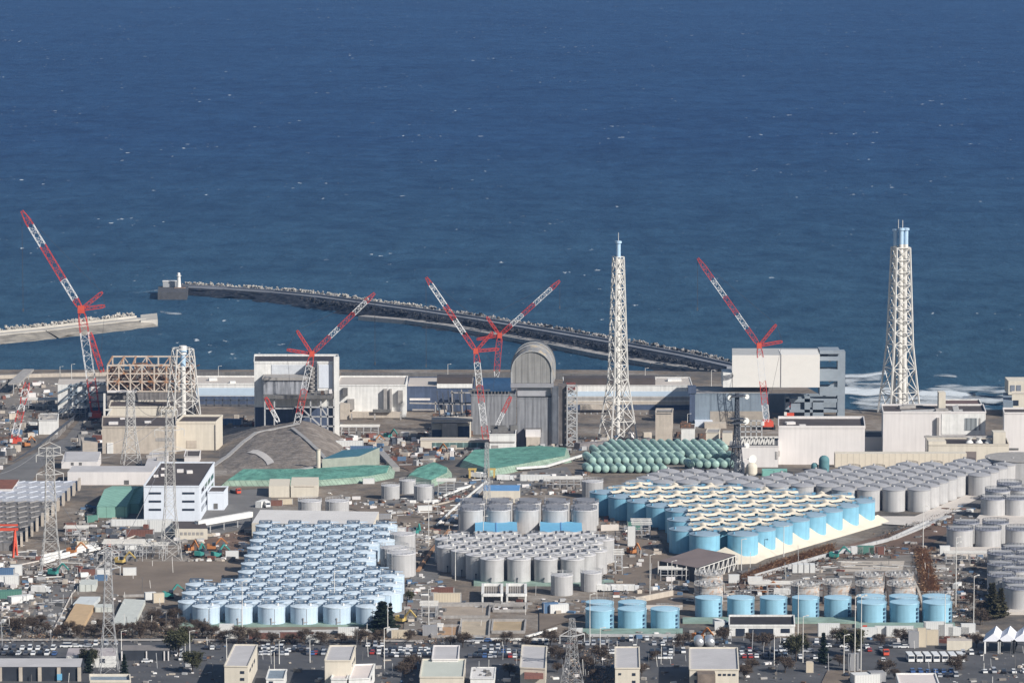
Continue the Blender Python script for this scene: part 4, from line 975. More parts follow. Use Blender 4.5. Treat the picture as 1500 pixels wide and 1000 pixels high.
# right-hand white blocks
b = Bld('long_white_block', 'long blank pale building with a dark sunken roof below the white cover', 'industrial building', (1140,680), 627, (1267,627), (1265,613), WHITE2, ROOFD, 1.4)
b.panel('vent', 1138.5, 660, 1142, 668, CONC, .3); b.units(2, WHITE2, (4,3,1), 4)
b = Bld('low_white_block', 'low pale wall block with transformer frames behind, left of the long blank building', 'industrial building', (1084,684), 654, (1140,654), (1140,640), WHITE2, CONCD, .4); b.panel('vent', 1136, 661, 1139, 672, CONC, .3)
frame(b, 'lattice_screen', [(1084+7*i,640,1084+7*i,653) for i in range(8)]+[(1084+7*i,653,1091+7*i,640) for i in range(7)]+[(1084,640,1140,640)], -8, .9, STEELW)
frame(b, 'rack', [(1076+8*i,615,1076+8*i,642) for i in range(6)]+[(1076,616,1116,616),(1076,624,1116,624),(1076,632,1116,632)], -14, .6, STEELG)
b = Bld('cream_annex', 'small cream annex between the two pale blank buildings', 'industrial building', (1266,666), 642, (1318,642), (1316,633), M('light_annex_wall', (.66,.62,.57), var=.05), ROOFD, .8); b.panel('window', 1303, 647, 1309, 651, CONCD)
b = Bld('large_white_block', 'large pale building with a grey louvre panel at the right', 'industrial building', (1293,668), 605, (1444,605), (1440,594), WHITE2, ROOFD, 1.0)
b.panel('facing', 1379, 606, 1443, 636, WHITE, .3); b.panel('louvre', 1413, 612, 1431, 630, M('grey_louvre', (.26,.28,.29), var=.1, stripe=(2.4,.3,.6)), .5); b.panel('louvre', 1433.5, 612, 1436, 630, CONC, .5); attach(b, 'vent_pipe', 1372, 1375.5, 612, 648, 2, 2, CONC); b.panel('side_recess', 1356, 637, 1361, 662, CONC, .3)
attach(b, 'stair_house', 1375, 1385, 575, 603, -14, 8, CREAM); b.units(4, CONC, (6,4,1.5), 21)
c = Bld('brown_roofed_block', 'brown-roofed step on top of the large pale building', 'industrial building', (1384,607), 597, (1440,597), (1434,586), WHITE, M('red_brown_roof', (.14,.09,.08), var=.2, scale=.05), .7)
frame(b, 'roof_duct', [(1320,603,1376,601,1.6),(1376,604,1410,601,1.4),(1396,599,1404,597,3.0)], -6, 1.2, STEELG)
b = Bld('beige_low_block', 'beige low block with three roof fans before the large pale building', 'industrial building', (1360,680), 652, (1478,652), (1474,642.5), CREAM, ROOFD, .7)
b.panel('door', 1411, 661, 1430, 676, M('brown_grey_shutter', (.20,.17,.16), var=.1), .2); attach(b, 'corner_block', 1360, 1386, 646, 654, -.5, 10, CREAM); attach(b, 'corner_block', 1455, 1473, 633, 650, -6, 9, CREAM); attach(b, 'pipe_bridge', 1354, 1458, 638.5, 641, -10, 2, CONC)
for x in (1420, 1434, 1448):
    m = MB(); p = PY(x, 650, b.off.y+10)-b.off; p.z = b.h-b.zb; m.cyl(p, p+Vector((0,0,1.5)), 2.2, 1.0, n=12); m.cyl(p+Vector((0,0,1.5)), p+Vector((0,0,3)), 1.0, 1.8, n=12); m.build('roof_fan', WHITE, b.o)
b = Bld('long_cream_wall_block', 'long low cream ribbed building behind the tall grey tanks', 'industrial building', (1223,684), 664, (1416,664), (1414,661), CREAMSTR, CREAM)
b = Bld('right_edge_block', 'blank pale building cut by the right picture edge', 'industrial building', (1470,672), 606, (1530,606), (1528,599), WHITE2, ROOFD, .9); b.panel('dark_slot', 1477, 656, 1492, 659, CONCD)
b = Bld('cream_block', 'cream building with dark windows behind at the right picture edge', 'industrial building', (1482,606), 577, (1530,577), (1530,574), CREAM, ROOFB, .5)
attach(b, 'upper_floor', 1477, 1530, 558, 578, -22, 20, CREAM); b.panel('window', 1484, 586, 1492, 594, GLASS)
Y_ = b.off.y
for x in (1480, 1489):
    attach(b, 'window', x, x+6.5, 564, 573, -21.7, 1, M('blue_grey_window', (.20,.22,.26), var=.15))
b = Bld('shaded_side_block', 'blue-grey box painted as the shaded left side of the right-edge cream building', 'industrial building', (1469,610), 590, (1484,590), (1484,575), SLATE, SLATE)  # cream building's shaded left side, put into a dark-coloured block
# tan box and white boxes among the halls
b = Bld('tall_tan_box', 'tall narrow tan box building right of the lattice stack', 'industrial building', (960,648), 605, (985,605), (986,599), BEIGE, CONC, .5); b.panel('louvre', 962, 601.5, 983, 606.5, CONCD)
Bld('small_tan_box', 'small tan box beside the blue-grey reactor block', 'industrial building', (1034,650), 634, (1053,634), (1055,628), CREAM, CONC, .3)
b = Bld('rusty_topped_box', 'white box with rusty gear on top right of the tan box', 'industrial building', (998,648), 628, (1018,628), (1018,621), WHITE, RUSTD, .2); b.units(6, RUSTD, (3,2.5,2.5), 31)
Bld('small_tan_box', 'narrow tan box before the telecom mast', 'industrial building', (1058,652), 634, (1072,634), (1073,630), CREAM, CONC)

# ------------------------------------------------------------------ middle and left buildings
b = Bld('grey_roof_shed', 'grey-roofed shed at the left with two small vents', 'shed', (90,686), 676, (143,676), (148,661), WHITE2, ROOFG); b.panel('vent', 104, 677, 108, 681, CONCD); b.panel('vent', 116, 677, 120, 681, CONCD)
b = Bld('long_grey_warehouse', 'long low grey warehouse behind the white office block', 'warehouse', (99,710), 691, (222,691), (228,682), WHITE2, ROOFG); b.panel('door', 182, 703, 189, 709, CONCD)
Bld('grey_roof_shed', 'grey-roofed shed before the cream box building', 'shed', (212,694), 683, (240,683), (247,662), WHITE2, ROOFG).units(4, CONC, (4,3,1.5), 6)
Bld('flat_roof_hut', 'flat dark-roofed hut at the foot of the mound', 'hut', (270,676), 669, (292,669), (294,660), WHITE2, ROOFD, .4)
Bld('white_hut', 'small white block left of the ruined reactor beside the dark trench', 'hut', (57,636), 616, (84,616), (86,606), WHITE, CONC, .3).units(6, CONC, (3,2,1.5), 9)
Bld('sloped_beige_hut', 'beige hut with sloping side left of the weathered grey block', 'hut', (121,664), 648, (143,648), (140,640), BEIGE, BEIGE)
b = Bld('office_building', 'white three-storey office block with dark strip windows and brown roof', 'office building', (211,764), 713, (292,713), (314,678), OFFICE, ROOFD, .7)
for y in (720.5, 732.5, 744.5):
    for x in (218, 267): b.panel('strip_window', x, y, x+18, y+3, GLASS)
for y0 in (0, 13, 26):
    for i in range(4):
        x = 295.2+i*4.6; b.panel('side_window', x, 716-i*6.2+y0, x+3.4, 723-i*6.2+y0, GLASS, .12, 1)
b.units(5, WHITE2, (3,2.5,1.4), 12)
b = Bld('office_annex', 'white two-storey annex with a dark flat roof right of the office block', 'office building', (304,747), 721, (328,721), (334,713), OFFICE, ROOFD, .5); b.panel('door', 313, 737, 319, 745, CONCD)
b = Bld('low_beige_house', 'low beige house in front of the office block', 'house', (257,790), 774, (304,774), (300,763), CREAM, ROOFD)
for i in range(6): b.panel('window', 264+6*i, 779, 268+6*i, 783, CONC)
def gallery(name, label, a, b_, z, wdt, hgt, mat, legs=4):
    p, q = PG(*a), PG(*b_); t = thing(name, label, 'conveyor', p); d = q-p; m = MB(); u = Vector((0,0,z))
    m.beam(u, d+u, wdt, hgt); m.build('gallery', mat, t); m = MB()
    for i in range(legs+1): c = d*(i/legs); m.beam(c-Vector((0,0,.5)), c+u, .5)
    m.build('trestle', STEELG, t)
gallery('covered_conveyor', 'white covered conveyor running from the beige house to the warehouse', (288,783), (368,769), 5.5, 2.5, 2.6, WHITE)
gallery('ramp_conveyor', 'grey ramp rising seaward at the far left quay', (20,578), (42,557), 7, 7, 1.2, CONC, 3)
Bld('green_tent', 'light green ribbed storage tent left of the office block', 'tent', (142,758), 742, (186,742), (207,712), TARPL, TARPL, gable=3.5)
Bld('green_tent', 'darker narrow green tent beside the light green one', 'tent', (190,752), 738, (204,738), (218,712), TARPL, TARPL, gable=2)
b = Bld('long_warehouse', 'long white warehouse with pale flat roof behind the pale blue tanks', 'warehouse', (369,786), 765.5, (546,768.5), (555,749), CREAM, ROOFP)
Bld('cream_shed', 'cream box shed, smaller of the twin pair by the green tarpaulin', 'shed', (394,728), 711.5, (424,711.5), (425,701), CREAM, M('cream_roof', (.62,.56,.46), var=.05))
Bld('cream_shed', 'cream box shed, larger of the twin pair by the green tarpaulin', 'shed', (426,728), 710.5, (466,710.5), (467,698.5), CREAM, M('cream_roof', (0,0,0))).panel('shutter_line', 431, 711.5, 460, 713, BEIGE)
p = PG(466.5, 690); t = thing('cream_chimney', 'short thick cream chimney beside the dark teal roof', 'chimney', p); m = MB(); m.cyl((0,0,-.5), (0,0,11.5), 1.1, n=16); m.build('shaft', CREAM, t); m = MB(); m.cyl((0,0,11.5), (0,0,12), 1.25, n=16); m.build('rim', BEIGE, t)
b = Bld('teal_roof_shed', 'shed under a dark teal pitched roof right of the cream chimney', 'shed', (472,689), 672, (526,668), (556,655), M('shed_side', (.30,.33,.28), var=.2), TEALR)
b = Bld('blue_roof_house', 'cream house with a mid blue roof in the middle of the site', 'house', (708,736), 718.5, (761,718.5), (762,710), CREAM, BLUER); b.panel('awning', 738, 727, 749, 730, BEIGE, .5)
for x0, x1, k in ((696,758,'left'), (791,853,'right')):
    b = Bld('bright_blue_roof_building', f'building with a bright sky blue two-panel roof, {k} of the pair among grey tanks', 'shed', (x0,795), 779, (x1,779), (x1-1,763.5), WHITE2, BLUESH)
    m = MB(); A, B, C, D = b.q; c0, c1 = (A+B)/2, (C+D)/2; m.beam((c0.x-b.off.x, c0.y-b.off.y, b.h-b.zb), (c1.x-b.off.x, c1.y-b.off.y, b.h-b.zb), .5, .4); m.build('roof_seam', BLUER, b.o)
b = Bld('brown_shed', 'open brown-roofed shed with pale trusses below the sky blue tanks', 'shed', (966,842), 821, (1021,831), (1077,812), M('dark_open_side', (.06,.06,.065), var=.3), M('brown_shed_roof', (.19,.15,.14), var=.15, scale=.06))
m = MB(); A, B, C, D = [Vector((p.x-b.off.x, p.y-b.off.y, 0)) for p in b.q]; H = b.h-b.zb
for i in range(9):
    q = B+(C-B)*(i/8)+Vector((1.2,-1.2,0)); m.beam(q, q+Vector((0,0,H)), .35)
    if i < 8: q2 = B+(C-B)*((i+1)/8)+Vector((1.2,-1.2,0)); m.beam(q, q2+Vector((0,0,H)), .3); m.beam(q+Vector((0,0,H*.5)), q2+Vector((0,0,H*.5)), .3); m.beam(q+Vector((0,0,H)), q2+Vector((0,0,H)), .3)
for i in range(5): q = A+(B-A)*(i/4)+Vector((-.6,-1.0,0)); m.beam(q, q+Vector((0,0,H)), .35)
m.build('truss', STEELW, b.o)
b = Bld('white_fronted_building', 'long low white building with dark roof before the long row of blue tanks', 'building', (1068,931), 917, (1164,917), (1163,902.5), WHITE, M('black_roof', (.04,.035,.035), var=.3), .8)
b.panel('open_bay', 1078, 920, 1091, 931, GLASS, .2); b.panel('open_bay', 1097, 920, 1133, 931, GLASS, .2); b.panel('window', 1144, 920, 1157, 926, GLASS, .2)
# bottom row of site offices
def office(label, fl, top, fr, br, wall, roof, wins=(), side=(), para=.5, name='site_office', cat='office building'):
    b = Bld(name, label, cat, fl, top, fr, br, wall, roof, para)
    for x0, y0, x1, y1 in wins: b.panel('window', x0, y0, x1, y1, GLASS)
    for x0, y0, x1, y1 in side: b.panel('window', x0, y0, x1, y1, GLASS, .15, 1)
    return b
office('cream site office with grey roof, leftmost of the bottom row', (329,1012), 976, (363,976.5), (377,945), CREAM, ROOFG, [(352,982,358,986),(352,992,358,996)], [(365.5,980,367,984),(368.5,973,370,978),(371.5,967,373,972)])
office('grey-roofed site office behind a pinkish roofed one at the bottom', (476,1012), 968, (514,968), (521,946), CREAM, ROOFG, (), [(515.5,972,517,976),(518,966,519.5,970)])
office('pinkish pale-roofed site office, right one of a low pair at the bottom', (511,1018), 995, (541,994), (549,973), WHITE, M('pink_white_roof', (.62,.56,.53), var=.06), (), [(543,992,544.5,997)])
office('pale-roofed low site office, left one of a low pair at the bottom', (485,1018), 995, (508,995), (515,975), WHITE, M('pink_white_roof', (0,0,0)))
office('low hut with a slate blue roof at the bottom', (390,1010), 995, (416,995), (420,981), WHITE, SLATE, [(394,997,400,1000)], name='site_hut')
office('small grey-roofed office behind the pale green-roofed one', (633,992), 966, (671,966), (673,946), WHITE2, ROOFG)
office('wide site office with a pale green-grey roof at the bottom', (615,1016), 992, (679,992), (682,966), CREAM, ROOFGR)
office('white-roofed hut with rooftop vents at the bottom centre', (689,1014), 994, (724,994), (726,977), WHITE, ROOFP, para=.2).units(7, CONCD, (1.2,1,.9), 41)
b = office('cream site office with grey roof over a red-brown porch roof', (762,1014), 978, (799,980), (801,947), CREAM, ROOFG, [(785,984,788,987)])
attach(b, 'porch_roof', 768, 796, 989, 994, 8, 8, M('red_brown_porch', (.22,.10,.08), var=.15, stripe=(1.5,.15,.8)))
office('narrow cream site office with grey roof, right of centre', (901,1014), 979, (937,979), (936,948), CREAM, ROOFG, [(906,985,910,988),(926,985,931,989),(926,996,931,1000)])
b = office('broad cream site office with a grey roof in two halves', (1010,1016), 981, (1082,981), (1080,949), CREAM, ROOFG, [(1017,985,1022,989),(1017,995,1022,1000)]+[(1052+7*i,986,1056.5+7*i,989) for i in range(4)])
attach(b, 'rusty_porch', 1022, 1048, 987, 1001, 7, 7, M('rusty_porch_sheet', (.20,.16,.13), var=.4))
office('low office with a pale pink roof at the bottom right', (1318,1022), 1004, (1376,1004), (1370,987), WHITE, M('pink_white_roof', (0,0,0)))
office('long beige wall building beside the white tents', (1387,952), 938, (1424,938), (1424,934), CREAM, ROOFB, para=0, name='beige_wall_building')
b = Bld('open_bay_shed', 'long shed with grey roof and dark open bays at the bottom left', 'shed', (-14,997), 976, (118,976), (121,963.5), M('dark_bay_interior', (.035,.04,.05), var=.3), ROOFG)
for x in (-2, 28, 56, 84, 114): b.panel('post', x, 976.5, x+5, 997, BEIGE, .8)
b.panel('blue_sheet', 84, 986, 91, 995, BLUESH, 1.0)
b = office('whitish building with pinkish roof and pylon in front, bottom left', (97,977), 960, (169,960), (172,948.5), WHITE, M('pinkish_grey_roof', (.40,.36,.36), var=.1), [(124,964,132,970),(146,964,154,970)], para=0, name='pinkish_roof_building')
b = Bld('open_bay_shed', 'brown-roofed open shed right of the pinkish-roofed building', 'shed', (178,967), 952, (248,952), (250,944), M('dark_bay_interior', (0,0,0)), M('brown_grey_roof', (.22,.20,.19), var=.2))
for x in (178, 214, 240, 246): b.panel('post', x, 953, x+1.6, 967, WHITE2, .6)
office('flat roofed building with a pale rim at the bottom edge on the left', (132,1012), 999, (191,999), (190,990), CREAM, SLATE, para=1.0)
for l, fl, top, fr, br, c in (('tan ribbed stack of sheeted crates left of the white one', (93,921), 914, (121,917), (138,886), M('tan_ribbed_sheet', (.52,.37,.22), var=.12, stripe=(2.6,.2,.75))),
                          ('white ribbed stack of sheeted crates right of the tan one', (163,921), 914, (195,916), (213,878), M('white_ribbed_sheet', (.56,.58,.54), var=.1, stripe=(2.6,.2,.6))),
                          ('pale blue-white sheeted stack behind the tan one', (107,890), 884, (137,884), (147,873), M('pale_ribbed_sheet', (.55,.58,.58), var=.08)),
                          ('pale green-white sheeted stack beside the soil lot', (116,866), 856, (140,856), (143,848), M('white_ribbed_sheet', (0,0,0))),
                          ('whitish crate row between the tan and white stacks', (139,896), 889, (165,889), (166,884), M('white_ribbed_sheet', (0,0,0)))):
    Bld('sheeted_stack', l, 'stack', fl, top, fr, br, c, c)
# white peaked tents at lower right
for i, (x0, x1, l) in enumerate(((1443,1459,'left'), (1463,1480,'middle'), (1485,1502,'right'))):
    a = PG(x0, 957); w_ = (x1-x0)*mpp(a)+1.5; dp = 17; t = thing('peaked_tent', f'white peaked tent, {["leftmost","middle one","rightmost"][i]} of three at the right edge', 'tent', a, 0, 'white peaked tents at the right edge')
    e, r_ = 5.2, 8.6; m = MB(); sk = 3.0; W = w_+1.0
    m.add([(-1,0,e),(W/2,0,r_),(W,0,e),(-1+sk,dp,e),(W/2+sk,dp,r_),(W+sk,dp,e)], [(0,1,4,3),(1,2,5,4),(0,2,1)]); m.build('canopy', M('white_tent_fabric', (.74,.75,.80), var=.04), t)
    for x, y in ((0,.5),(W-1,.5),(sk,dp-.5),(W-1+sk,dp-.5)): m = MB(); m.beam((x,y,-.3), (x,y,e), .7); m.build('leg', WHITE, t)
# green tarpaulin stacks
def tarp(label, foot, h, top, side, group=None, n=None):
    a = [PG(*p) for p in foot]; b = a[0]; t = thing('tarpaulin_stack', label, 'tarpaulin stack', b, 0, 'green tarpaulin-covered stacks'); m = MB(); k = len(a)
    c = sum(a, Vector())/k; ins = [p+(c-p).normalized()*4.2 for p in a]
    vs = [p-b-Vector((0,0,.3)) for p in a]+[p-b+Vector((0,0,h)) for p in ins]
    m.add(vs, [(i, (i+1) % k, k+(i+1) % k, k+i) for i in range(k)]); m.build('side', side, t)
    m = MB(); m.add([p-b+Vector((0,0,h+.02)) for p in ins], [tuple(range(k))]); m.build('cover', top, t)
tarp('long green tarpaulin stack at the foot of the grey mound', [(322,712),(470,712),(548,706),(578,700),(580,688),(540,687),(440,693),(345,694)], 2.8, TARP, TARPP)
tarp('small green tarpaulin stack, hexagonal, right of the long one', [(592,706),(632,714),(664,702),(662,692),(636,684),(604,693)], 3.4, TARP, TARPP)
tarp('large green tarpaulin stack before the domed reactor', [(672,684),(716,698),(752,692),(838,677),(834,664),(790,661),(690,667)], 3.6, TARP, TARPP)
Bld('mint_container_row', 'mint green container row behind the sky blue tanks', 'container', (1116,697), 689, (1153,689), (1153,686), M('mint_container', (.20,.44,.38), var=.1, stripe=(6,.1,.6)), M('mint_container', (0,0,0)))
t = thing('round_grey_roof', 'wide round grey roofed basin at the right edge behind the tanks', 'tank', PG(1494,703)); m = MB(); m.cyl((0,0,-1), (0,0,12), 18, n=48, cap=False); m.build('wall', TANKB, t); m = MB(); m.cyl((0,0,12), (0,0,12.3), 18.4, n=48); m.build('roof', CONC, t)
# rows of dark storage modules at far left
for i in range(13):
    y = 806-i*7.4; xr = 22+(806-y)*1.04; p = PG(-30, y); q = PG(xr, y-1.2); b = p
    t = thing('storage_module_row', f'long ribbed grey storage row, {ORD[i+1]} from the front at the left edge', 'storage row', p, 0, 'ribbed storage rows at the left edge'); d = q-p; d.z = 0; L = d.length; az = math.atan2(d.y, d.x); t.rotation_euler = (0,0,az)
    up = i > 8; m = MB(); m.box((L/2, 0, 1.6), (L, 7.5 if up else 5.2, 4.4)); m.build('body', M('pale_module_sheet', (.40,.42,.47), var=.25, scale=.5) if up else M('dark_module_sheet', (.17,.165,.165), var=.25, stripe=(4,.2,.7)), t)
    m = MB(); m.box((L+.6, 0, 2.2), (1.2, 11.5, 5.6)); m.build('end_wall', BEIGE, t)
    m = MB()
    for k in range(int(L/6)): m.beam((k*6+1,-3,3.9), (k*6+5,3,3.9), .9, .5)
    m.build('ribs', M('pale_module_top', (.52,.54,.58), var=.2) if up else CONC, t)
Bld('rust_red_shed', 'rust red roofed shed at the left edge behind the storage rows', 'shed', (-12,728), 716, (18,716), (28,702), WHITE2, M('rust_red_roof', (.22,.09,.06), var=.3))
# ------------------------------------------------------------------ stacks, pylons, masts
def tower(name, label, cat, foot, wb, wt, ytop, n, t, tb, mat, rz=.5, taper_knee=None, pipes=(), group=None, base_z=None, extra=None):
    b = PG(*foot); s = mpp(b); zt = PY(foot[0], ytop, b.y).z; H = zt-b.z; T = thing(name, label, cat, b, rz, group)
    k = 1/ (abs(math.cos(rz))+abs(math.sin(rz)))
    m = MB(); q0 = quad((0,0,-.5), wb*s/2*k); q1 = quad((0,0,H), wt*s/2*k)
    if taper_knee:
        f, wk = taper_knee; qk = quad((0,0,H*f), wk*s/2*k); n1 = max(2, round(n*f*.75))
        lattice(m, q0, qk, n1, t, tb); lattice(m, qk, q1, n-n1, t, tb)
    else: lattice(m, q0, q1, n, t, tb)
    m.build('lattice', mat, T)
    for (x, y, r, z1) in pipes:
        m = MB(); m.cyl((x,y,0), (x,y,z1*H), r, n=14); m.build('pipe', STEELW, T)
        m = MB(); m.cyl((x,y,z1*H-10), (x,y,z1*H), r*1.02, n=14); m.cyl((x,y,z1*H-1.2), (x,y,z1*H), r*1.5, n=14, cap=False); m.cyl((x,y,z1*H-1), (x,y,z1*H+.1), r*1.12, n=14); m.build('pipe_top', M('light_blue_pipe_top', (.40,.55,.70), var=.1), T)
    return T, H, s
T, H, s = tower('exhaust_stack', 'white lattice exhaust stack with one central pipe, right of the domed reactor', 'exhaust stack', (905,644), 58, 16, 376, 11, .75, .38, STEELW, .45, (.33, 29), [(0,0,1.3,1.085)])
m = MB()
for f, w_ in ((.33,30),(.58,23)): m.ring((0,0,H*f), w_*s*.42, .9, .3, 16)
m.build('platform', STEELW, T); m = MB(); m.beam((0,0,H*1.085), (0,0,H*1.085+5), .35); m.build('lightning_rod', STEELG, T)
T, H, s = tower('exhaust_stack', 'white lattice exhaust stack with several thick pipes and pale blue tops, far right', 'exhaust stack', (1317,606), 60, 26, 362, 11, .95, .42, STEELW, .3, (.42, 37), [(2.5,-1.8,1.45,1.115),(-.6,-2.0,1.4,1.115),(-3.0,1.8,1.25,1.105),(2.2,2.4,1.4,1.1)])
m = MB(); m.beam((.2,-2,H*1.11), (.2,-2,H*1.11+5.5), .4); m.beam((-2.6,-2,H*1.11), (-2.6,-2,H*1.11+6), .4); m.build('lightning_rod', STEELG, T)
T, H, s = tower('cut_exhaust_stack', 'cut-off white lattice stack beside the rusted frame', 'exhaust stack', (269,634), 58, 32, 510, 5, .62, .32, STEELW, .35, None, [(0,0,1.6,.98)])
m = MB(); m.cyl((0,0,H*.93), (0,0,H*1.03), 2.3, n=14); m.build('stump_cap', WHITE, T)
def pylon(label, foot, wb, wt, ytop, n, rz=.35, arms=(), mat=None, t=.25, tb=.13, knee=None):
    T, H, s = tower('transmission_pylon', label, 'pylon', foot, wb, wt, ytop, n, t, tb, mat or STEELP, rz, knee, group='lattice pylons of the power line')
    m = MB()
    for f, L in arms:
        z = H*f
        for sg in (-1, 1):
            m.beam((0,-.8,z), (sg*L*s,0,z+.6), .3); m.beam((0,.8,z), (sg*L*s,0,z+.6), .3); m.beam((0,0,z+3), (sg*L*s,0,z+.6), .25); m.beam((sg*L*s,0,z+.6), (sg*L*s,0,z-2.6), .3)
    if arms: m.build('cross_arm', mat or STEELP, T)
    return T
pylon('pale lattice pylon at the left beside the storage rows', (75,838), 36, 12, 655, 14, .2, [(.99,16),(.93,20),(.78,20)], knee=(.35,20))
pylon('pale lattice pylon standing before the white office block', (250,818), 36, 11, 600, 16, .25, [(.99,12),(.86,22),(.72,26)], knee=(.35,18))
pylon('slender pale pylon before the weathered grey block', (192,680), 34, 11, 573, 10, .3, (), knee=(.45,16), t=.32, tb=.17)
pylon('tall grey pylon at the lower left by the pinkish-roofed building', (160,985), 34, 9, 806, 14, .2, [(.97,16),(.85,18)], STEELG, knee=(.4,18), t=.2, tb=.1)
pylon('grey pylon legs left of the narrow office at the bottom', (838,1010), 40, 8, 905, 9, .4, [(.75,20)], STEELG, knee=(.4,20), t=.12, tb=.07)
pylon('slim pale pylon right of the small tarpaulin stack', (713,742), 12, 5, 648, 10, .4, (), STEELG, t=.2, tb=.1)
# telecom mast
T, H, s = tower('telecom_mast', 'dark telecom mast with dishes before the blue-grey reactor block', 'mast', (1079,695), 22, 5, 576, 14, .4, .24, STEELD, .4, (.5, 8))
for z, x, y, r in ((.955,-4.6,-.5,1.3),(.955,5.4,-.5,1.3),(.66,4.6,-1.2,1.8),(.19,8.2,-2.2,2.3),(.36,5.0,-1.6,1.5)):
    m = MB(); m.cyl((x,y-.4,H*z), (x,y+.5,H*z), r, r*.5, n=16); m.beam((x,y+.4,H*z), (0,0,H*z), .3); m.build('dish', DISH, T)
m = MB()
for z in (.97,.69,.64,.35): m.box((0,0,H*z), (8,6,.4)); m.ring((0,0,H*z+1), 4, .15, .15, 12)
m.build('platform', STEELD, T)
t = thing('green_dome_tank', 'dark teal bullet-shaped vessel behind the tall grey tanks', 'vessel', PG(1207,690)); m = MB(); m.cyl((0,0,0), (0,0,6), 2.8, n=18, dome=2.6); m.build('shell', M('teal_vessel', (.10,.22,.24), var=.2), t); m = MB(); m.cyl((-5,1,0), (-5,1,3), 1.8, n=14, dome=1.5); m.build('side_drum', M('teal_vessel', (0,0,0)), t)
t = thing('white_globe_tank', 'cream round-headed vessel by the telecom mast', 'vessel', PG(1101,695)); m = MB(); m.cyl((0,0,0), (0,0,4), 3.0, n=18, dome=2.6); m.build('shell', CREAM, t); m = MB(); m.cyl((-6,6,0), (-6,6,5), 2.6, n=14, dome=2); m.build('side_drum', WHITE, t)
for i, x in enumerate((1024, 1040)):
    t = thing('silver_gas_tank', f'silver horizontal gas tank, {["left","right"][i]} of the pair behind the broad office', 'tank', PG(x, 949)); m = MB(); m.cyl((0,0,2.4), (0,7,2.4), 2.1, n=18, cap=False); m.cyl((0,.01,2.4), (0,0,2.4), 2.1, n=18, dome=1.3); m.build('shell', M('silver_tank', (.55,.56,.58), rough=.35, metal=.6, var=.05), t); m = MB(); m.box((0,1.2,.4), (3,.7,1.4)); m.box((0,5.6,.4), (3,.7,1.4)); m.build('saddle', CONC, t)

# ------------------------------------------------------------------ cranes
def boom(m, p0, p1, w0, wm, w1, bands, t=.30, td=.16, flat=None):
    """square lattice boom; bands: list of (end fraction, material index)"""
    p0, p1 = Vector(p0), Vector(p1); d = p1-p0; L = d.length; d.normalize(); v = Vector((0,1,0)); u = d.cross(v).normalized(); n = max(3, int(L/(wm*.95)))
    def wd(f): return w0+(wm-w0)*min(1, f/.07) if f < .07 else (wm if f < .9 else wm+(w1-wm)*(f-.9)/.1)
    def qd(f): c = p0+d*(L*f); h = wd(f)/2; return [c+u*h*a+v*h*b for a, b in ((-1,-1),(1,-1),(1,1),(-1,1))]
    pr = qd(0)
    for i in range(1, n+1):
        f = i/n; cu = qd(f); m.m = next((mi for e, mi in bands if (f-.5/n) <= e), bands[-1][1])
        for j in range(4):
            k = (j+1) % 4; m.beam(pr[j], cu[j], t)
            if (i+j) % 2: m.beam(pr[j], cu[k], td)
            else: m.beam(pr[k], cu[j], td)
            if i % 2 == 0: m.beam(cu[j], cu[k], td)
        pr = cu
def crawler(T, face=0.0, s=1.0):
    m = MB(); m.box((0,0,3.2*s), (7*s,9*s,2.6*s), face); m.build('body', REDB, T)
    B_ = T.children[0]; m = MB(); m.box((0,4.2*s,3.4*s), (5*s,3*s,3.4*s)); m.build('counterweight', REDP, B_)
    for k in (-1, 1): m = MB(); m.box((k*3.9*s,0,.9*s), (1.6*s,9.5*s,1.8*s)); m.build('track', TYRE, T)
    m = MB(); m.box((-3.2*s,-4.2*s,4.0*s), (2*s,2.4*s,2.4*s)); m.build('cab', WHITE, B_)
def crane(label, foot, mast0, knee, jib, struts, wm, wj, mb, jb, cables=True, tail=None, rope=None, crawl=True):
    b = PG(*foot); Y = b.y; T = thing('luffing_crane', label, 'crane', b, 0, 'tall red and white lattice cranes'); o = b
    q = lambda p: PY(p[0], p[1], Y)-o
    if crawl: crawler(T)
    m = MB(); boom(m, q(mast0), q(knee), wm*.6, wm, wm*.5, mb); m.build('mast', [REDP, WHITEP], T)
    m = MB(); boom(m, q(knee), q(jib), wj*.5, wj, wj*.4, jb, .27, .15); m.build('jib', [REDP, WHITEP], T)
    m = MB(); m.box(tuple(q(knee)), (wm*.8, wm*.8, wm*.9)); m.build('knuckle', REDB, T)
    for s_ in struts: m = MB(); boom(m, q(knee), q(s_), wj*.35, wj*.55, wj*.3, [(1,0)], .3, .2); m.build('strut', REDP, T)
    m = MB(); j = q(jib)
    if struts:
        m.beam(q(struts[0]), j, .16); m.beam(q(struts[0]), q(struts[-1]), .22); m.beam(q(struts[-1]), q(mast0)+Vector((0,0,4)), .14)
    rp = rope or 70; m.beam(j+Vector((0,0,-1)), j+Vector((0,0,-rp)), .22); m.build('hoist_rope', CABLE, T)
    m = MB(); m.box(tuple(j+Vector((0,0,-rp-1))), (.8,.6,1.8)); m.build('hook_block', STEELD, T)
    if tail:
        a, c, bd = tail; m = MB(); boom(m, q(a), q(c), wj*.5, wj*.8, wj*.5, bd, .3, .2); m.build('tail_mast', [REDP, WHITEP], T)
    return T
crane('tall red and white crane at the far left with its jib up over the sea', (141,615), (141,610), (119,453), (32,309), [(150,428),(154,448)], 5.0, 3.6, [(.36,0),(.80,1),(1,0)], [(.12,0),(.32,1),(.66,0),(.86,1),(1,0)], tail=((150,545),(131,487),[(1,0)]), rope=60)
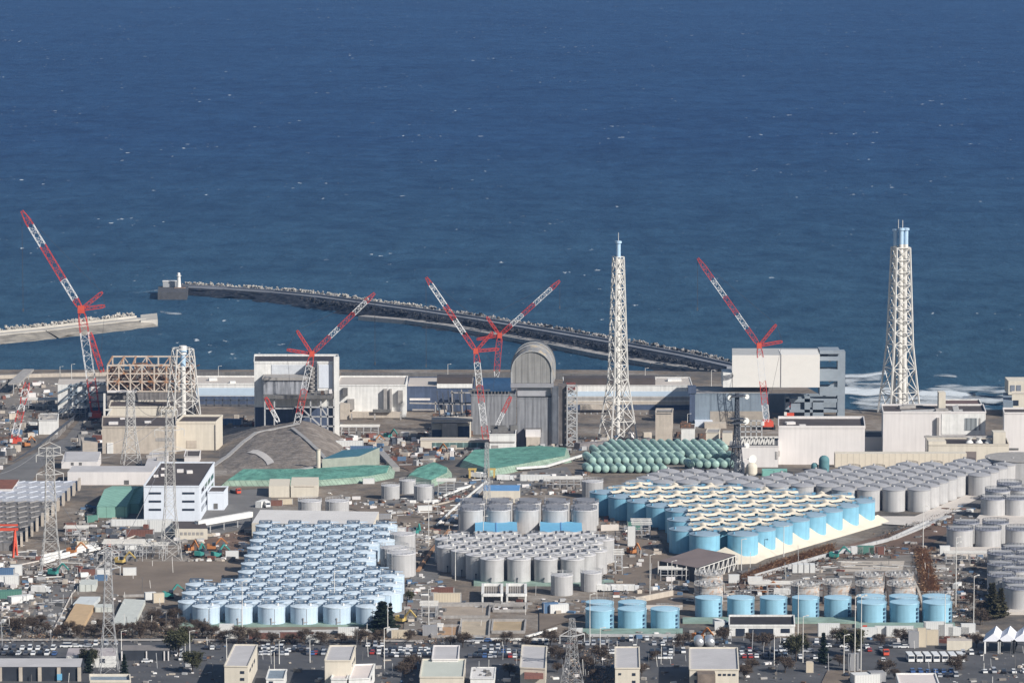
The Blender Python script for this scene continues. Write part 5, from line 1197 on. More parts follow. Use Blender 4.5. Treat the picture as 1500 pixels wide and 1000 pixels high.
crane('red and white crane leaning right before the square white reactor block', (432,652), (431,640), (457,518), (549,429), [(435,484),(420,512)], 3.6, 2.5, [(.32,1),(.55,0),(.84,1),(1,0)], [(.28,0),(.42,1),(.66,0),(.84,1),(1,0)], tail=((408,618),(389,582),[(.55,1),(1,0)]), rope=40)
crane('red and white crane with jib to the upper left beside the ribbed annex', (713,656), (712,648), (697,514), (624,406), [(722,486),(731,511)], 3.4, 2.5, [(.20,0),(.42,1),(.62,0),(.88,1),(1,0)], [(.26,0),(.42,1),(.62,0),(.9,1),(1,0)], tail=((726,627),(748,581),[(.5,1),(1,0)]), rope=50)
crane('red crane standing behind the domed reactor with jib to the upper right', (727,592), (727,552), (732,491), (820,411), [(713,464),(698,497)], 3.6, 2.5, [(.1,1),(1,0)], [(.2,0),(.4,1),(.58,0),(.88,1),(1,0)], rope=16, crawl=False)
crane('red and white crane before the big white cover with jib to the upper left', (1124,628), (1123,618), (1112,506), (1022,378), [(1137,475),(1146,500)], 3.6, 2.7, [(.24,1),(.50,0),(.85,1),(1,0)], [(.2,0),(.34,1),(.55,0),(.76,1),(1,0)], rope=30)
def minicrane(label, foot, pts, w, bd, name='folded_crane', cat='crane'):
    b = PG(*foot); T = thing(name, label, cat, b); crawler(T, 0, .8)
    for i, (p, c) in enumerate(zip(pts, pts[1:])): m = MB(); boom(m, PY(*p, b.y)-b, PY(*c, b.y)-b, w*.7, w, w*.6, bd[i]); m.build('boom', [REDP, WHITEP], T)
minicrane('low folded red and white crane boom at the left in the dark trench', (24,652), [(20,645),(33,592),(40,560)], 3.6, [[(.2,0),(.55,1),(.8,0),(1,1)],[(.3,0),(.5,1),(1,0)]])
minicrane('short red crane boom below the right edge of the white cover', (1156,612), [(1155,607),(1161,591),(1158,586)], 2.6, [[(1,0)],[(1,0)]])
g_ = PG(8, 815); T = thing('red_gantry', 'red portal gantry standing at the left picture edge', 'gantry', g_); m = MB()
for x in (-6.5, 4.5):
    m = MB()
    for k in (-2.2, 2.2): m.beam((x+k*.3,k,0), (x-k*.1,k*.6,13), .8)
    m.beam((x,-2,4), (x,2,8), .5); m.beam((x,2,4), (x,-2,8), .5); m.build('leg', REDB, T)
m = MB(); m.beam((-16,-1,13), (6,-1,13), 1.0); m.beam((-16,1,13), (6,1,13), 1.0); m.beam((-16,0,15), (6,0,15), .8); m.build('girder', REDB, T)

# ------------------------------------------------------------------ vehicles
def car_proto(col, kind='car'):
    P_ = Proto('parked_car', 'car', 'parked cars on the site'); m = MB()
    if kind == 'car':
        sec = [(-2.1,.35),(-2.1,.85),(-1.95,.95),(-1.0,1.0),(2.05,.98),(2.15,.8),(2.15,.35)]; roof = [(-.35,1.45),(1.6,1.45)]
    else: sec = [(-2.2,.35),(-2.25,.9),(-2.0,1.05),(-1.6,1.1),(2.2,1.1),(2.25,.8),(2.25,.35)]; roof = [(-1.0,1.95),(2.1,1.95)]
    for x in (-.84, .84): pass
    n = len(sec); vs = [(-.84,y,z) for y, z in sec]+[(.84,y,z) for y, z in sec]
    m.add(vs, [(i, n+i, n+(i+1) % n, (i+1) % n) for i in range(n)]+[tuple(range(n)), tuple(range(2*n-1, n-1, -1))])
    zr = roof[0][1]; m.box((0, (roof[0][0]+roof[1][0])/2, zr-.03), (1.42, roof[1][0]-roof[0][0], .1)); P_.part('body', m, CARC[col])
    m = MB(); zb = sec[3][1]-.02; y0, y1 = sec[3][0]+.05, sec[4][0]-.1
    m.add([(-.78,y0,zb),(.78,y0,zb),(.78,y1,zb),(-.78,y1,zb),(-.68,roof[0][0],zr-.06),(.68,roof[0][0],zr-.06),(.68,roof[1][0],zr-.06),(-.68,roof[1][0],zr-.06)], [(0,1,5,4),(1,2,6,5),(2,3,7,6),(3,0,4,7)]); P_.part('windows', m, GLASS)
    for x in (-.8, .8):
        for y in (-1.35, 1.35): m = MB(); m.cyl((x-.1,y,.33), (x+.1,y,.33), .33, n=10); P_.part('wheel', m, TYRE)
    return P_
CARS = {c: car_proto(c) for c in ('white','silver','black','dark grey','blue','red')}; VANS = {c: car_proto(c, 'van') for c in ('white','silver','dark grey')}
def lot(x0, x1, y, n, where, face=0.0, seed=None, pal=None):
    r = random.Random(seed or int(x0*7+y)); pal = pal or ['white']*9+['silver']*4+['black']*6+['dark grey']*5+['blue','red']
    for i in range(n):
        x = x0+(x1-x0)*(i/(max(1, n-1)))+r.uniform(-.5,.5); c = r.choice(pal); van = c in VANS and r.random() < .35
        pr = (VANS if van else CARS)[c]; p = PG(x, y+r.uniform(-.3,.3)); k = 1.08
        pr.place(p, f'{c} {"van" if van else "car"}, {ORD[i+1]} from left in {where}', face+(PI if r.random() < .5 else 0)+r.uniform(-.06,.06), (k,k,k))
lot(-2,78,951,8,'the farther row behind the open-bay shed'); lot(6,80,958.5,8,'the nearer row behind the open-bay shed')
lot(303,320,950,3,'the short row left of the leftmost cream office'); lot(386,412,950,5,'the upper row right of the leftmost cream office'); lot(383,420,958.5,7,'the lower row right of the leftmost cream office')
lot(432,446,950,3,'the short row between two offices'); lot(452,480,958,6,'the row left of the grey-roofed office'); lot(548,632,952.5,12,'the long row right of the pinkish office'); lot(566,630,961.5,9,'the near row right of the pinkish office')
lot(539,560,946,3,'the far short row above the long one'); lot(688,762,962,11,'the near row behind the vented hut'); lot(704,762,955.5,8,'the far row behind the vented hut'); lot(710,740,950.5,4,'the short top row behind the vented hut')
lot(688,712,940,3,'the road beside the pond beds', PI/2, pal=['silver','white','blue']); lot(782,800,943,3,'the short row behind the porch office'); lot(804,816,955,2,'the pair right of the porch office')
lot(850,870,944,3,'the short row left of the nearest blue tanks'); lot(884,904,943.5,3,'the row below the first near blue tank'); lot(912,924,938,2,'the pair below the near blue tanks'); lot(948,950,937,1,'the drive below the third near blue tank')
lot(958,971,944.5,2,'the pair below the third near blue tank'); lot(974,996,939,4,'the row left of the silver gas tanks'); lot(955,1001,955.5,6,'the upper row between the two cream offices'); lot(952,982,964,5,'the lower row between the two cream offices')
lot(1088,1108,953.5,3,'the upper row right of the broad office'); lot(1123,1144,953.5,3,'the far upper row right of the broad office'); lot(1082,1108,962.5,4,'the lower row right of the broad office'); lot(1122,1150,963,4,'the far lower row right of the broad office'); lot(1172,1206,964,4,'the lower row by the dark trees')
lot(1197,1238,947.5,4,'the road below the white-fronted building', PI/2); lot(1270,1274,949,1,'the road right of the trees'); lot(1300,1323,948.5,3,'the row left of the buses', PI/2); lot(1184,1188,955,1,'the road by the brown trees',PI/2)
lot(1294,1296,968,1,'the bay below the red flatbed truck', 0, pal=['white']); lot(1337,1393,984.5,6,'the blue car row below the white buses', 0, pal=['blue'])
lot(60,72,842,2,'the yard by the left pylon'); lot(40,54,862,3,'the yard at left below the teal excavator'); lot(96,128,948,3,'the road by the pinkish-roofed building', PI/2); lot(216,222,970,1,'the drive by the brown-roofed shed',PI/2,pal=['white']); lot(264,272,958,2,'the drive under the brown trees')
lot(1086,1150,958.5,6,'the middle row right of the broad office'); lot(884,898,957,3,'the short row right of the scrub'); lot(545,628,957,9,'the middle row right of the pinkish office'); lot(388,424,954,4,'the middle row right of the leftmost cream office'); lot(1410,1436,958,3,'the row right of the buses'); lot(430,474,953.5,5,'the upper row left of the grey-roofed office'); lot(126,170,944,4,'the far row above the pinkish-roofed building'); lot(266,300,966,4,'the row under the dark leafy trees'); lot(1022,1050,943,3,'the far row above the broad office'); lot(1340,1400,990.5,6,'the nearer row below the blue cars'); lot(1240,1290,953,4,'the row left of the red flatbed truck'); lot(1150,1196,941,3,'the far row below the white-fronted building')
lot(1442,1500,985,5,'the row below the white tents'); lot(1240,1262,990,3,'the row at the bottom near the right crates')
# row of white buses
bus = Proto('white_bus', 'bus', 'white buses parked side by side'); m = MB(); m.box((0,0,1.75), (2.5,8.6,2.7)); bus.part('body', m, CARC['white']); m = MB(); m.box((0,-4.33,2.2), (2.2,.1,1.1)); bus.sub(0, 'windscreen', m, GLASS)
for k in (-1, 1): m = MB(); m.box((k*1.26,.2,2.3), (.06,7.6,.8)); bus.sub(0, 'side_windows', m, GLASS)
for x in (-1.1, 1.1):
    for y in (-2.7, 2.7): m = MB(); m.cyl((x-.2,y,.45), (x+.2,y,.45), .45, n=12); bus.part('wheel', m, TYRE)
for i in range(7): bus.place(PG(1333+12.3*i, 967), f'white bus, {ORD[i+1]} from left in the row of buses at lower right', .06)
def truck_proto(name, col, bed):
    t = Proto(name, 'truck', 'trucks about the site'); m = MB(); m.box((0,-3.4,1.7), (2.3,1.8,2.3)); t.part('cab', m, col); m = MB(); m.box((0,-4.33,2.2), (2.0,.08,.9)); t.sub(0, 'windscreen', m, GLASS)
    m = MB(); m.box((0,1.0,1.9 if bed == 'box' else 1.2), (2.4,6.6,2.6 if bed == 'box' else .7)); t.part('cargo_box' if bed == 'box' else 'flatbed', m, WHITE if bed == 'box' else CONCD)
    for x in (-1.0, 1.0):
        for y in (-3.2, 2.4, 3.5): m = MB(); m.cyl((x-.2,y,.5), (x+.2,y,.5), .5, n=10); t.part('wheel', m, TYRE)
    return t
TRW, TRR = truck_proto('box_truck', CARC['white'], 'box'), truck_proto('flatbed_truck', REDB, 'flat')
for x, y, rz, l in ((888,866,1.5,'white box truck, left of three on the road behind the ponds'), (906,866,1.5,'white box truck, middle of three on the road behind the ponds'), (922,866,1.5,'white box truck, right of three on the road behind the ponds'), (390,742,.3,'white box truck parked before the cream sheds'), (1148,872,1.4,'white box truck on the reddish soil lot'), (700,700,1.2,'white box truck by the yellow gate posts'), (740,704,1.5,'white box truck behind the blue-roofed house'), (60,868,1.4,'white box truck in the left yard'), (1056,918,.6,'white box truck left of the white-fronted building'), (650,870,.4,'white box truck by the glazed hut'), (866,755,.3,'white box truck left of the sky blue block'), (990,755,.2,'white box truck in the gap beside the grey railed tanks')):
    TRW.place(PG(x, y), l, rz)
for x, y, rz, l in ((1295,958,.15,'red flatbed truck in the road left of the buses'), (345,722,.5,'red flatbed truck on the yard right of the office annex'), (150,800,1.2,'red flatbed truck in the yard left of the soil lot'), (1255,925,1.4,'red flatbed truck before the blue tanks at right')):
    TRR.place(PG(x, y), l, rz)
def digger(col, mat):
    t = Proto('excavator', 'excavator', 'excavators about the site')
    m = MB(); m.box((0,0,1.9), (3.2,4.0,1.7)); m.box((.1,1.6,2.2), (3.0,1.2,2.0)); t.part('body', m, mat)
    m = MB(); m.box((-1.0,-1.2,3.2), (1.2,1.7,1.6)); t.sub(0, 'cab', m, GLASS)
    for k in (-1.3, 1.3): m = MB(); m.box((k,0,.5), (.7,4.6,1.0)); t.part('track', m, TYRE)
    m = MB(); m.beam((.5,-1.5,2.6), (.6,-4.5,6.0), .7); m.beam((.6,-4.5,6.0), (.6,-7.6,3.2), .55); t.part('boom', m, mat)
    m = MB(); m.box((.6,-7.8,2.4), (1.3,1.1,1.3)); t.sub(-1, 'bucket', m, CONCD); return t
DG = {'teal': digger('teal', TEALM), 'orange': digger('orange', ORANGE), 'yellow': digger('yellow', YELLOW)}
for x, y, c, rz, l in ((292,816,'teal',2.8,'teal excavator at the foot of the tall pale pylon'), (317,817,'teal',2.2,'teal excavator right of the one by the pylon'), (78,843,'teal',1.2,'teal excavator under the left pylon'), (478-232,876,'teal',1.9,'teal excavator left of the pale blue tank block'), (277,808,'orange',.6,'orange excavator behind the teal ones'), (310,806,'orange',1.6,'orange excavator on the red soil'), (105,812,'orange',1.3,'orange excavator in the left yard'), (610,783,'teal',.2,'teal excavator with raised boom right of the pale blue tanks'), (568,642,'teal',.8,'teal excavator on rubble before the pipe hall'), (545,652,'orange',1.7,'orange excavator on the rubble by the teal-roofed shed'), (176,826,'yellow',1.2,'yellow excavator at the corner of the soil lot'), (1118,870,'orange',1.2,'orange excavator behind the long blue tank row'), (1022,938,'orange',.9,'orange excavator before the white-fronted building'), (38,655,'orange',2.4,'orange excavator at the mouth of the dark trench'), (925,812,'orange',.5,'orange excavator left of the brown shed'), (1222,818,'teal',1.3,'teal excavator beside the beige yard wall'), (587,912,'yellow',1.0,'yellow excavator by the dark conifer'), (640,664,'orange',.8,'orange excavator near the green-fronted shed')):
    DG[c].place(PG(x, y), l, rz)
# containers and cabins
def cont(col, mat):
    t = Proto('container', 'container', 'containers and cabins about the site'); m = MB(); m.box((0,0,1.35), (6.1,2.45,2.6)); t.part('body', m, mat); m = MB(); m.box((3.08,0,1.35), (.06,2.2,2.3)); t.part('door', m, STEELG)
    for x in (-3.0, 3.0):
        for y in (-1.2, 1.2): m = MB(); m.beam((x,y,0), (x,y,2.72), .16); t.part('corner_post', m, STEELG)
    return t
CT_ = {'white': cont('white', M('white_container_sheet', (.66,.66,.64), var=.08, stripe=(.6,.3,.88))), 'green': cont('green', M('green_container_sheet', (.09,.21,.17), var=.1, stripe=(.6,.3,.8))), 'blue': cont('blue', M('blue_container_sheet', (.09,.16,.27), var=.1, stripe=(.6,.3,.8))),
       'rust red': cont('rust red', M('rust_container_sheet', (.18,.085,.065), var=.2, stripe=(.6,.3,.8))), 'cream': cont('cream', M('cream_container_sheet', (.58,.50,.38), var=.1, stripe=(.6,.3,.85))), 'grey': cont('grey', M('grey_container_sheet', (.30,.30,.31), var=.1, stripe=(.6,.3,.85)))}
def cc(c, x, y, l, rz=0.0, s=(1,1,1)): CT_[c].place(PG(x, y), l, rz, s)
for i in range(4): cc('white', 1164+8.6*i, 838, f'white container, {ORD[i+1]} from left of four upright ones by the brown vegetation', PI/2, (.9,.95,1.5))
for x, y, c, l, rz, s in ((784,704,'white','long white trailer behind the blue-roofed house',0,(2.6,1.2,1.2)), (718,752,'blue','blue container before the blue-roofed house',0,(1,1,1)), (622,748,'white','white container on the soil right of the long warehouse',.2,(1.2,1,1)), (540,708,'white','white container at the right end of the long green tarpaulin',.1,(1,1,1)),
    (383,752-10,'white','white cabin row left of the twin cream sheds',1.2,(1.3,1.2,1.2)), (405,740,'rust red','rust red container before the twin cream sheds',.1,(1,1,1)), (418,738,'cream','cream container before the twin cream sheds',.1,(1.2,1,1)), (560,760,'grey','grey container right of the long warehouse',0,(1.4,1,1)), (580,782,'white','white container beside the far pale blue tanks',0,(1.6,1,1.2)),
    (590,780,'rust red','rust red container beside the far pale blue tanks',0,(1,1,1)), (340,818,'white','white cabin at the edge of the red soil',.1,(1,1,1.4)), (192,804,'white','white cabin beside the yellow excavator',.2,(1,1,1)), (130,842,'rust red','rust red container on the road by the soil lot',.1,(1.2,1,1)), (152,842,'white','white container near the sheeted stack',.1,(1,1,1)), (190,842,'white','white cabin at the left corner of the soil lot',.1,(1,1,1.3)),
    (148,850,'blue','blue-sheeted container near the soil lot',.1,(1,1,1)), (220,878,'white','white cabin, left of two by the pale blue block',.3,(.8,1,1.3)), (232,882,'cream','cream cabin, right of two by the pale blue block',.3,(.8,1,1.6)), (24,842,'white','white cabin in the left yard',.1,(.9,1,1.8)), (8,845,'blue','blue container at the left edge',.1,(1.4,1,1.6)), (12,856,'white','white cabin at the left edge below the blue container',.1,(1.6,1.3,1.6)),
    (14,878,'green','green container at the left edge',.2,(1.8,2,1.6)), (30,882,'white','white sheet-roofed cabin right of the green container',.6,(1.8,1.5,1.2)), (1214,931,'white','white cabin right of the white-fronted building',0,(1.5,1.2,2.0)), (1272,932,'white','white cabin, leftmost of the row under the right blue tanks',0,(1.2,1,1.5)), (1292,930,'white','white cabin, second of the row under the right blue tanks',0,(1.0,1,1.5)), (1318,931,'white','white cabin, third and longest of the row under the right blue tanks',0,(1.9,1,1.6)),
    (1346,931,'grey','grey cabin, fourth of the row under the right blue tanks',0,(1.6,1,1.2)), (1368,930,'white','white tall cabin, fifth of the row under the right blue tanks',0,(1.4,1,2.2)), (1385,930,'white','white cabin, sixth of the row under the right blue tanks',0,(1.0,1,1.8)), (1404,930,'white','white cabin, seventh of the row under the right blue tanks',0,(1.4,1,1.4)), (1418,930,'white','white cabin at the right end of the row under the blue tanks',0,(1.0,1,1.9)),
    (1365,944,'cream','cream cabin behind the buses',0,(.9,1,2.4)), (1338,948,'grey','grey cabin behind the first bus',0,(.7,1,2.6)), (1350,947,'cream','narrow cream cabin behind the second bus',0,(.6,1,3)), (1250,983,'grey','pale grey cabin beside the poles at bottom right',0,(.7,1,2.8)), (1284,1000,'grey','grey corrugated cabin at the bottom by the right offices',.2,(1,2,1.8)), (1268,1001,'white','white sheeted cabin at the bottom by the right offices',.2,(1.8,2.6,1.6)), (1186,984,'cream','small cream cabin on the tan yard',0,(.5,1,1.5)),
    (655,884,'cream','cream cabin with a dark window strip by the pond beds',0,(2.0,1.2,1.8)), (648,872,'rust red','rust red roofed cabin behind the cream one',0,(1.7,1.2,1.4)), (818,898,'white','white cabin right of the far pond beds',.3,(1.4,1.4,1.6)), (806,898,'blue','blue-sided container right of the far pond beds',.3,(1.1,1.2,1.8)), (844,936,'white','white cabin left of the nearest blue tanks',0,(.9,1,1.8)), (1054,926,'white','white cabin right of the nearest blue tanks',0,(.7,1,1.8)),
    (925,800,'white','white tall cabin left of the brown shed',0,(.6,1,3.6)), (930,775,'green','green container left of the sky blue tanks',.1,(1.2,1,1.4)), (945,772,'white','white container beside the green one left of the sky blue tanks',.1,(1,1,1.2)), (1255,812,'white','white container on the slope above the beige yard',0,(.9,1,1.5)), (1268,812,'green','green container on the slope above the beige yard',0,(1.3,1,1.6)), (1284,812,'rust red','rust red container on the slope above the beige yard',0,(1.2,1,1.4)), (1106,856,'white','white container on the brown bank',0,(1.1,1,1.4)), (1075,853,'white','white container at the foot of the brown bank',0,(.8,1,1.4)),
    (1384,812,'white','white cabin left of the long pale berm',0,(.8,1,1.6)), (1402,862,'white','white container on the gravel right of the reeds',1.2,(1,1,1)), (30,780,'rust red','rust red container by the storage rows',.8,(1,1,1)), (103,778,'rust red','rust red drum-shaped container between the storage rows and the green tent',.4,(.9,1.4,1.6)), (205,785,'rust red','rust red container pair before the office block',0,(2.2,1.2,1.2)), (190,770,'white','long white cabin before the office block',0,(3,1,1.2)), (236,778,'white','white round-edged cabin at the foot of the office block',0,(1.8,1.6,2.2)),
    (120,800,'cream','cream container in the left yard',.5,(1,1,1)), (134,764,'green','green container left of the light green tent',.6,(1,1,1.2)), (530,664,'blue','blue sheeted cabin on the rubble before the pipe hall',0,(2.2,1,1.6)), (512,656,'white','white cabin on the rubble before the pipe hall',0,(2.6,1,1.6)), (550,666,'blue','blue cabin right of the sheeted one on the rubble',0,(1.4,1,1.4)), (330,622,'blue','blue sheeted cabin left of the square white reactor block',0,(3.4,1.2,1.4)), (1020,655,'grey','grey cabin behind the mint vessels',0,(1.4,1,1.4)), (630,930,'grey','grey cabin beside the orange-tinted pond',0,(1,1.4,1.6)),
    (586,934,'cream','cream cabin right of the dark conifer',0,(1.2,1,1.3)), (575,932,'white','white cabin by the dark conifer',0,(.8,1,1.3)), (340,934,'white','white cabin, first of the row below the mint kerb',0,(1.2,1,1.2)), (362,934,'cream','cream cabin, second of the row below the mint kerb',0,(1.6,1,1.2)), (332,926,'white','white cabin at the left end below the mint kerb',0,(1.0,1,1.4)), (510,930,'white','white cabin at the right end below the mint kerb',0,(1.4,1,1.3)), (455,940,'white','white cabin below the middle of the mint kerb',0,(1.1,1,1.2)), (380,936,'rust red','rust red container below the mint kerb',0,(1.5,1,1)), (435,934,'rust red','long rust red container below the mint kerb',0,(2.4,1,.9))):
    cc(c, x, y, l, rz, s)
# pale framed racks in front of the grey block
for i, (x0, x1) in enumerate(((707,735), (743,770))):
    p, q = PG(x0,884), PG(x1,884); t = thing('framed_rack', f'white framed rack of grey pipes, {["left","right"][i]} of two below the grey tank block', 'rack', p); L = (q-p).length; dp = 26; m = MB()
    for a, b_ in (((0,0),(L,0)),((L,0),(L,dp)),((L,dp),(0,dp)),((0,dp),(0,0))): m.beam((a[0],a[1],4), (b_[0],b_[1],4), 1.2); m.beam((a[0],a[1],0), (a[0],a[1],4), .8)
    m.build('frame', WHITE, t); m = MB()
    for k in range(8): m.beam((L*(k+.5)/8,1,3), (L*(k+.5)/8,dp-1,3), L/16, .8)
    m.build('pipe_bank', CONC, t)
# straight runs of pipe, rails and kerbs
def run(name, label, cat, pts, wd, h, z, mat, posts=0.0):
    q = [PG(*p) for p in pts]; b = q[0]; t = thing(name, label, cat, b); m = MB()
    for a, c in zip(q, q[1:]): m.beam(a-b+Vector((0,0,z)), c-b+Vector((0,0,z)), wd, h)
    if posts:
        m.m = 1
        for a, c in zip(q, q[1:]):
            n = max(1, int((c-a).length/posts))
            for i in range(n+1): p = a+(c-a)*(i/n)-b; m.beam((p.x,p.y,gz(p.x+b.x,p.y+b.y)-b.z-.2), (p.x,p.y,p.z+z), .25)
    m.build('run', [mat, STEELG], t)
for i in range(3): run('white_pipe', f'long white pipe, {["nearest","middle","farthest"][i]} of three running across the left yard', 'pipe', [(60,828-5*i),(100+4*i,817-5*i),(146-3*i,806-3*i)], 1.1, 1.1, 1.2, WHITE)
run('guard_rail', 'dark guard rail along the slanting road at far left', 'guard rail', [(-10,700),(60,652),(122,602)], .6, 1.4, 1.0, STEELD, 6)
run('white_pipe', 'white pipeline along the road between the tarpaulin stacks', 'pipe', [(650,729),(690,714)], .9, .9, 1.2, WHITE, 8)
run('white_pipe', 'white pipeline climbing to the mint vessels', 'pipe', [(756,690),(800,687),(862,668)], 1.3, 1.1, 1.6, WHITE, 8)
run('white_pipe', 'white pipeline beside the slanting middle road', 'pipe', [(640,772),(660,752),(712,708)], .8, .8, 1.2, WHITE, 8)
run('guard_rail', 'grey guard rail along the road right of the sky blue tanks', 'guard rail', [(1105,848),(1200,820),(1300,795),(1360,768)], .5, 1.6, 1.5, STEELG, 5)
run('pipe_bundle', 'grey pipe bundle along the bank below the sky blue tanks', 'pipe', [(1095,852),(1220,812),(1310,790),(1390,758)], 2.6, 1.0, .8, STEELG)
run('low_wall', 'pale low wall slanting behind the nearest blue tanks', 'low wall', [(930,884),(985,873)], 1.0, 3.2, 1.2, BEIGE)
run('low_wall', 'long pale low wall behind the long blue row', 'low wall', [(940,893),(1000,893)], .8, 2.4, 1.0, BERM)
run('kerb_rail', 'pale kerb rail along the bottom road', 'guard rail', [(-10,939.5),(250,939.5),(620,941)], .4, .8, .9, CONC, 8)
run('kerb_rail', 'pale rail along the road below the ponds', 'guard rail', [(715,939),(830,939)], .6, 1.0, 1.0, WHITE, 8)
run('white_pipe', 'white slanting pipe left of the middle road junction', 'pipe', [(770,937),(815,924)], 1.0, .8, 1.4, WHITE, 8)
run('white_pipe', 'white pipe on the ground below the pair of light grey tanks', 'pipe', [(620,737),(642,736)], 1.6, 1.2, 1.0, WHITE)
run('white_pipe', 'white pipe right of the light grey tank pair', 'pipe', [(668,719),(684,716)], 1.6, 1.0, 1.0, WHITE)
run('kerb_rail', 'pale kerb line along the left road bend', 'guard rail', [(168,806),(106,870),(78,925)], .4, .5, .5, BERM)
run('kerb_rail', 'pale kerb line along the road at the left edge', 'guard rail', [(-10,836),(60,822),(160,800),(226,775)], .5, .5, .5, BERM)
run('pipe_bundle', 'orange-brown pipe bundle beside the road left of the middle grey block', 'pipe', [(612,838),(634,806),(660,776)], 1.6, .8, .7, M('orange_brown_pipe', (.36,.20,.11), var=.3))
run('pipe_bundle', 'grey pipe bundle along the road by the mid blue roof', 'pipe', [(655,768),(690,735),(716,706)], 1.8, .8, .7, STEELG)
run('pipe_bundle', 'brown pipe bundle across the soil lot right of the long warehouse', 'pipe', [(590,752),(640,740),(690,728)], 1.2, .6, .5, BEIGE)
run('pipe_bundle', 'grey pipe bundle behind the pond beds', 'pipe', [(640,886),(700,886),(780,886)], 2.0, 1.0, .7, CONC)
run('pipe_bundle', 'grey pipe bundle behind the weathered bolted tanks', 'pipe', [(1060,868),(1180,862),(1240,868)], 1.6, .8, .6, CONC)
run('low_wall', 'pale retaining wall along the gravel lot right of the beige yard', 'low wall', [(1330,838),(1345,868),(1352,890)], 1.0, 2.0, .8, BEIGE)
run('low_wall', 'pale low wall along the foot of the soil lot', 'low wall', [(180,874),(262,872)], .6, 1.2, .5, CONC)
run('fence', 'pale mesh fence along the mint kerb of the pale blue block', 'fence', [(300,929),(420,929),(545,927)], .25, 1.4, 1.2, STEELG, 6)
run('fence', 'grey fence in front of the car park under the near blue tanks', 'fence', [(846,934),(1000,934)], .25, 1.2, 1.2, STEELG, 6)
run('rubble_wall', 'long grey rubble wall before the stack', 'low wall', [(845,658),(955,652)], 5, 4.5, 1.5, M('rubble_grey', (.22,.20,.20), var=.5, scale=.5))
run('low_wall', 'white wall right of the middle grey tank block', 'low wall', [(880,777),(906,776)], .8, 3.0, 1.4, BERM)
run('sloped_wall', 'pale slanting retaining wall on the rubble right of the teal roof', 'low wall', [(556,664),(580,690)], 4, 2.5, 1.0, CONC)
run('seawall', 'pale seawall along the far left quay', 'seawall', [(-20,556),(60,553),(160,551)], 3, 3, 1.2, BEIGE)
run('seawall', 'grey seawall along the shore behind the halls', 'seawall', [(160,553),(380,552.5)], 2, 4, 1.5, CONCD)
run('seawall', 'dark seawall along the shore right of the square reactor block', 'seawall', [(500,553),(700,554),(900,556),(1010,557)], 2, 4, 1.5, CONCD)
for i, x in enumerate((652, 680)):
    t = thing('yellow_gate', f'yellow gate frame, {["left","right"][i]} of two beside the middle road', 'gate', PG(x+40-(0 if i else 0), 700)); m = MB(); m.beam((-1.4,0,0), (-1.4,0,4.5), 1.0); m.beam((1.4,0,0), (1.4,0,4.5), 1.0); m.build('post', YELLOW, t); m = MB(); m.box((0,0,4.8), (4.4,1.2,.9)); m.build('beam', YELLOW, t)
def rack(label, x, y, w_, d_, h, nx, nz, mat=STEELG, t=.28):
    p = PG(x, y); T = thing('pipe_rack', label, 'pipe rack', p); m = MB()
    for yy in (0, d_):
        for i in range(nx+1): m.beam((w_*i/nx,yy,-.4), (w_*i/nx,yy,h), t)
        for k in range(1, nz+1): m.beam((0,yy,h*k/nz), (w_,yy,h*k/nz), t)
    for i in range(nx+1):
        for k in range(1, nz+1): m.beam((w_*i/nx,0,h*k/nz), (w_*i/nx,d_,h*k/nz), t*.8)
    m.build('frame', mat, T); m = MB()
    for i in range(4): m.beam((-1,d_*(i+.5)/4,h+.3), (w_+1,d_*(i+.5)/4,h+.3), .45)
    m.build('pipes', STEELW, T)
for a in (('steel pipe rack left of the tall pale pylon', 152, 822, 18, 14, 8, 5, 3), ('steel pipe rack under the tall pale pylon', 205, 818, 12, 10, 6, 4, 2), ('steel pipe rack between the left pylon and the green tent', 96, 792, 10, 8, 6, 3, 2), ('pipe rack beside the light grey tank pair', 642, 728, 8, 10, 8, 2, 3), ('pipe rack behind the mid blue roof', 800, 716, 18, 10, 5, 5, 2),
          ('pipe rack left of the sky blue tanks', 928, 790, 8, 20, 7, 2, 3), ('pipe rack below the brown shed', 968, 850, 16, 8, 5, 5, 2), ('pipe rack at the right side of the middle grey block', 902, 842, 3, 18, 9, 1, 4), ('pipe rack by the glazed cabin at the ponds', 618, 905, 6, 14, 5, 2, 2), ('long pipe rack on the gravel by the right berm', 1386, 826, 22, 6, 5, 6, 2), ('pipe rack behind the long blue row', 1100, 872, 18, 8, 5, 5, 2), ('pipe rack on the rubble by the pipe hall', 500, 640, 22, 10, 6, 5, 2), ('pipe rack at the dark trench', 92, 612, 14, 10, 6, 4, 2), ('pipe rack by the left quay', 30, 600, 30, 12, 6, 6, 2)):
    rack(*a)
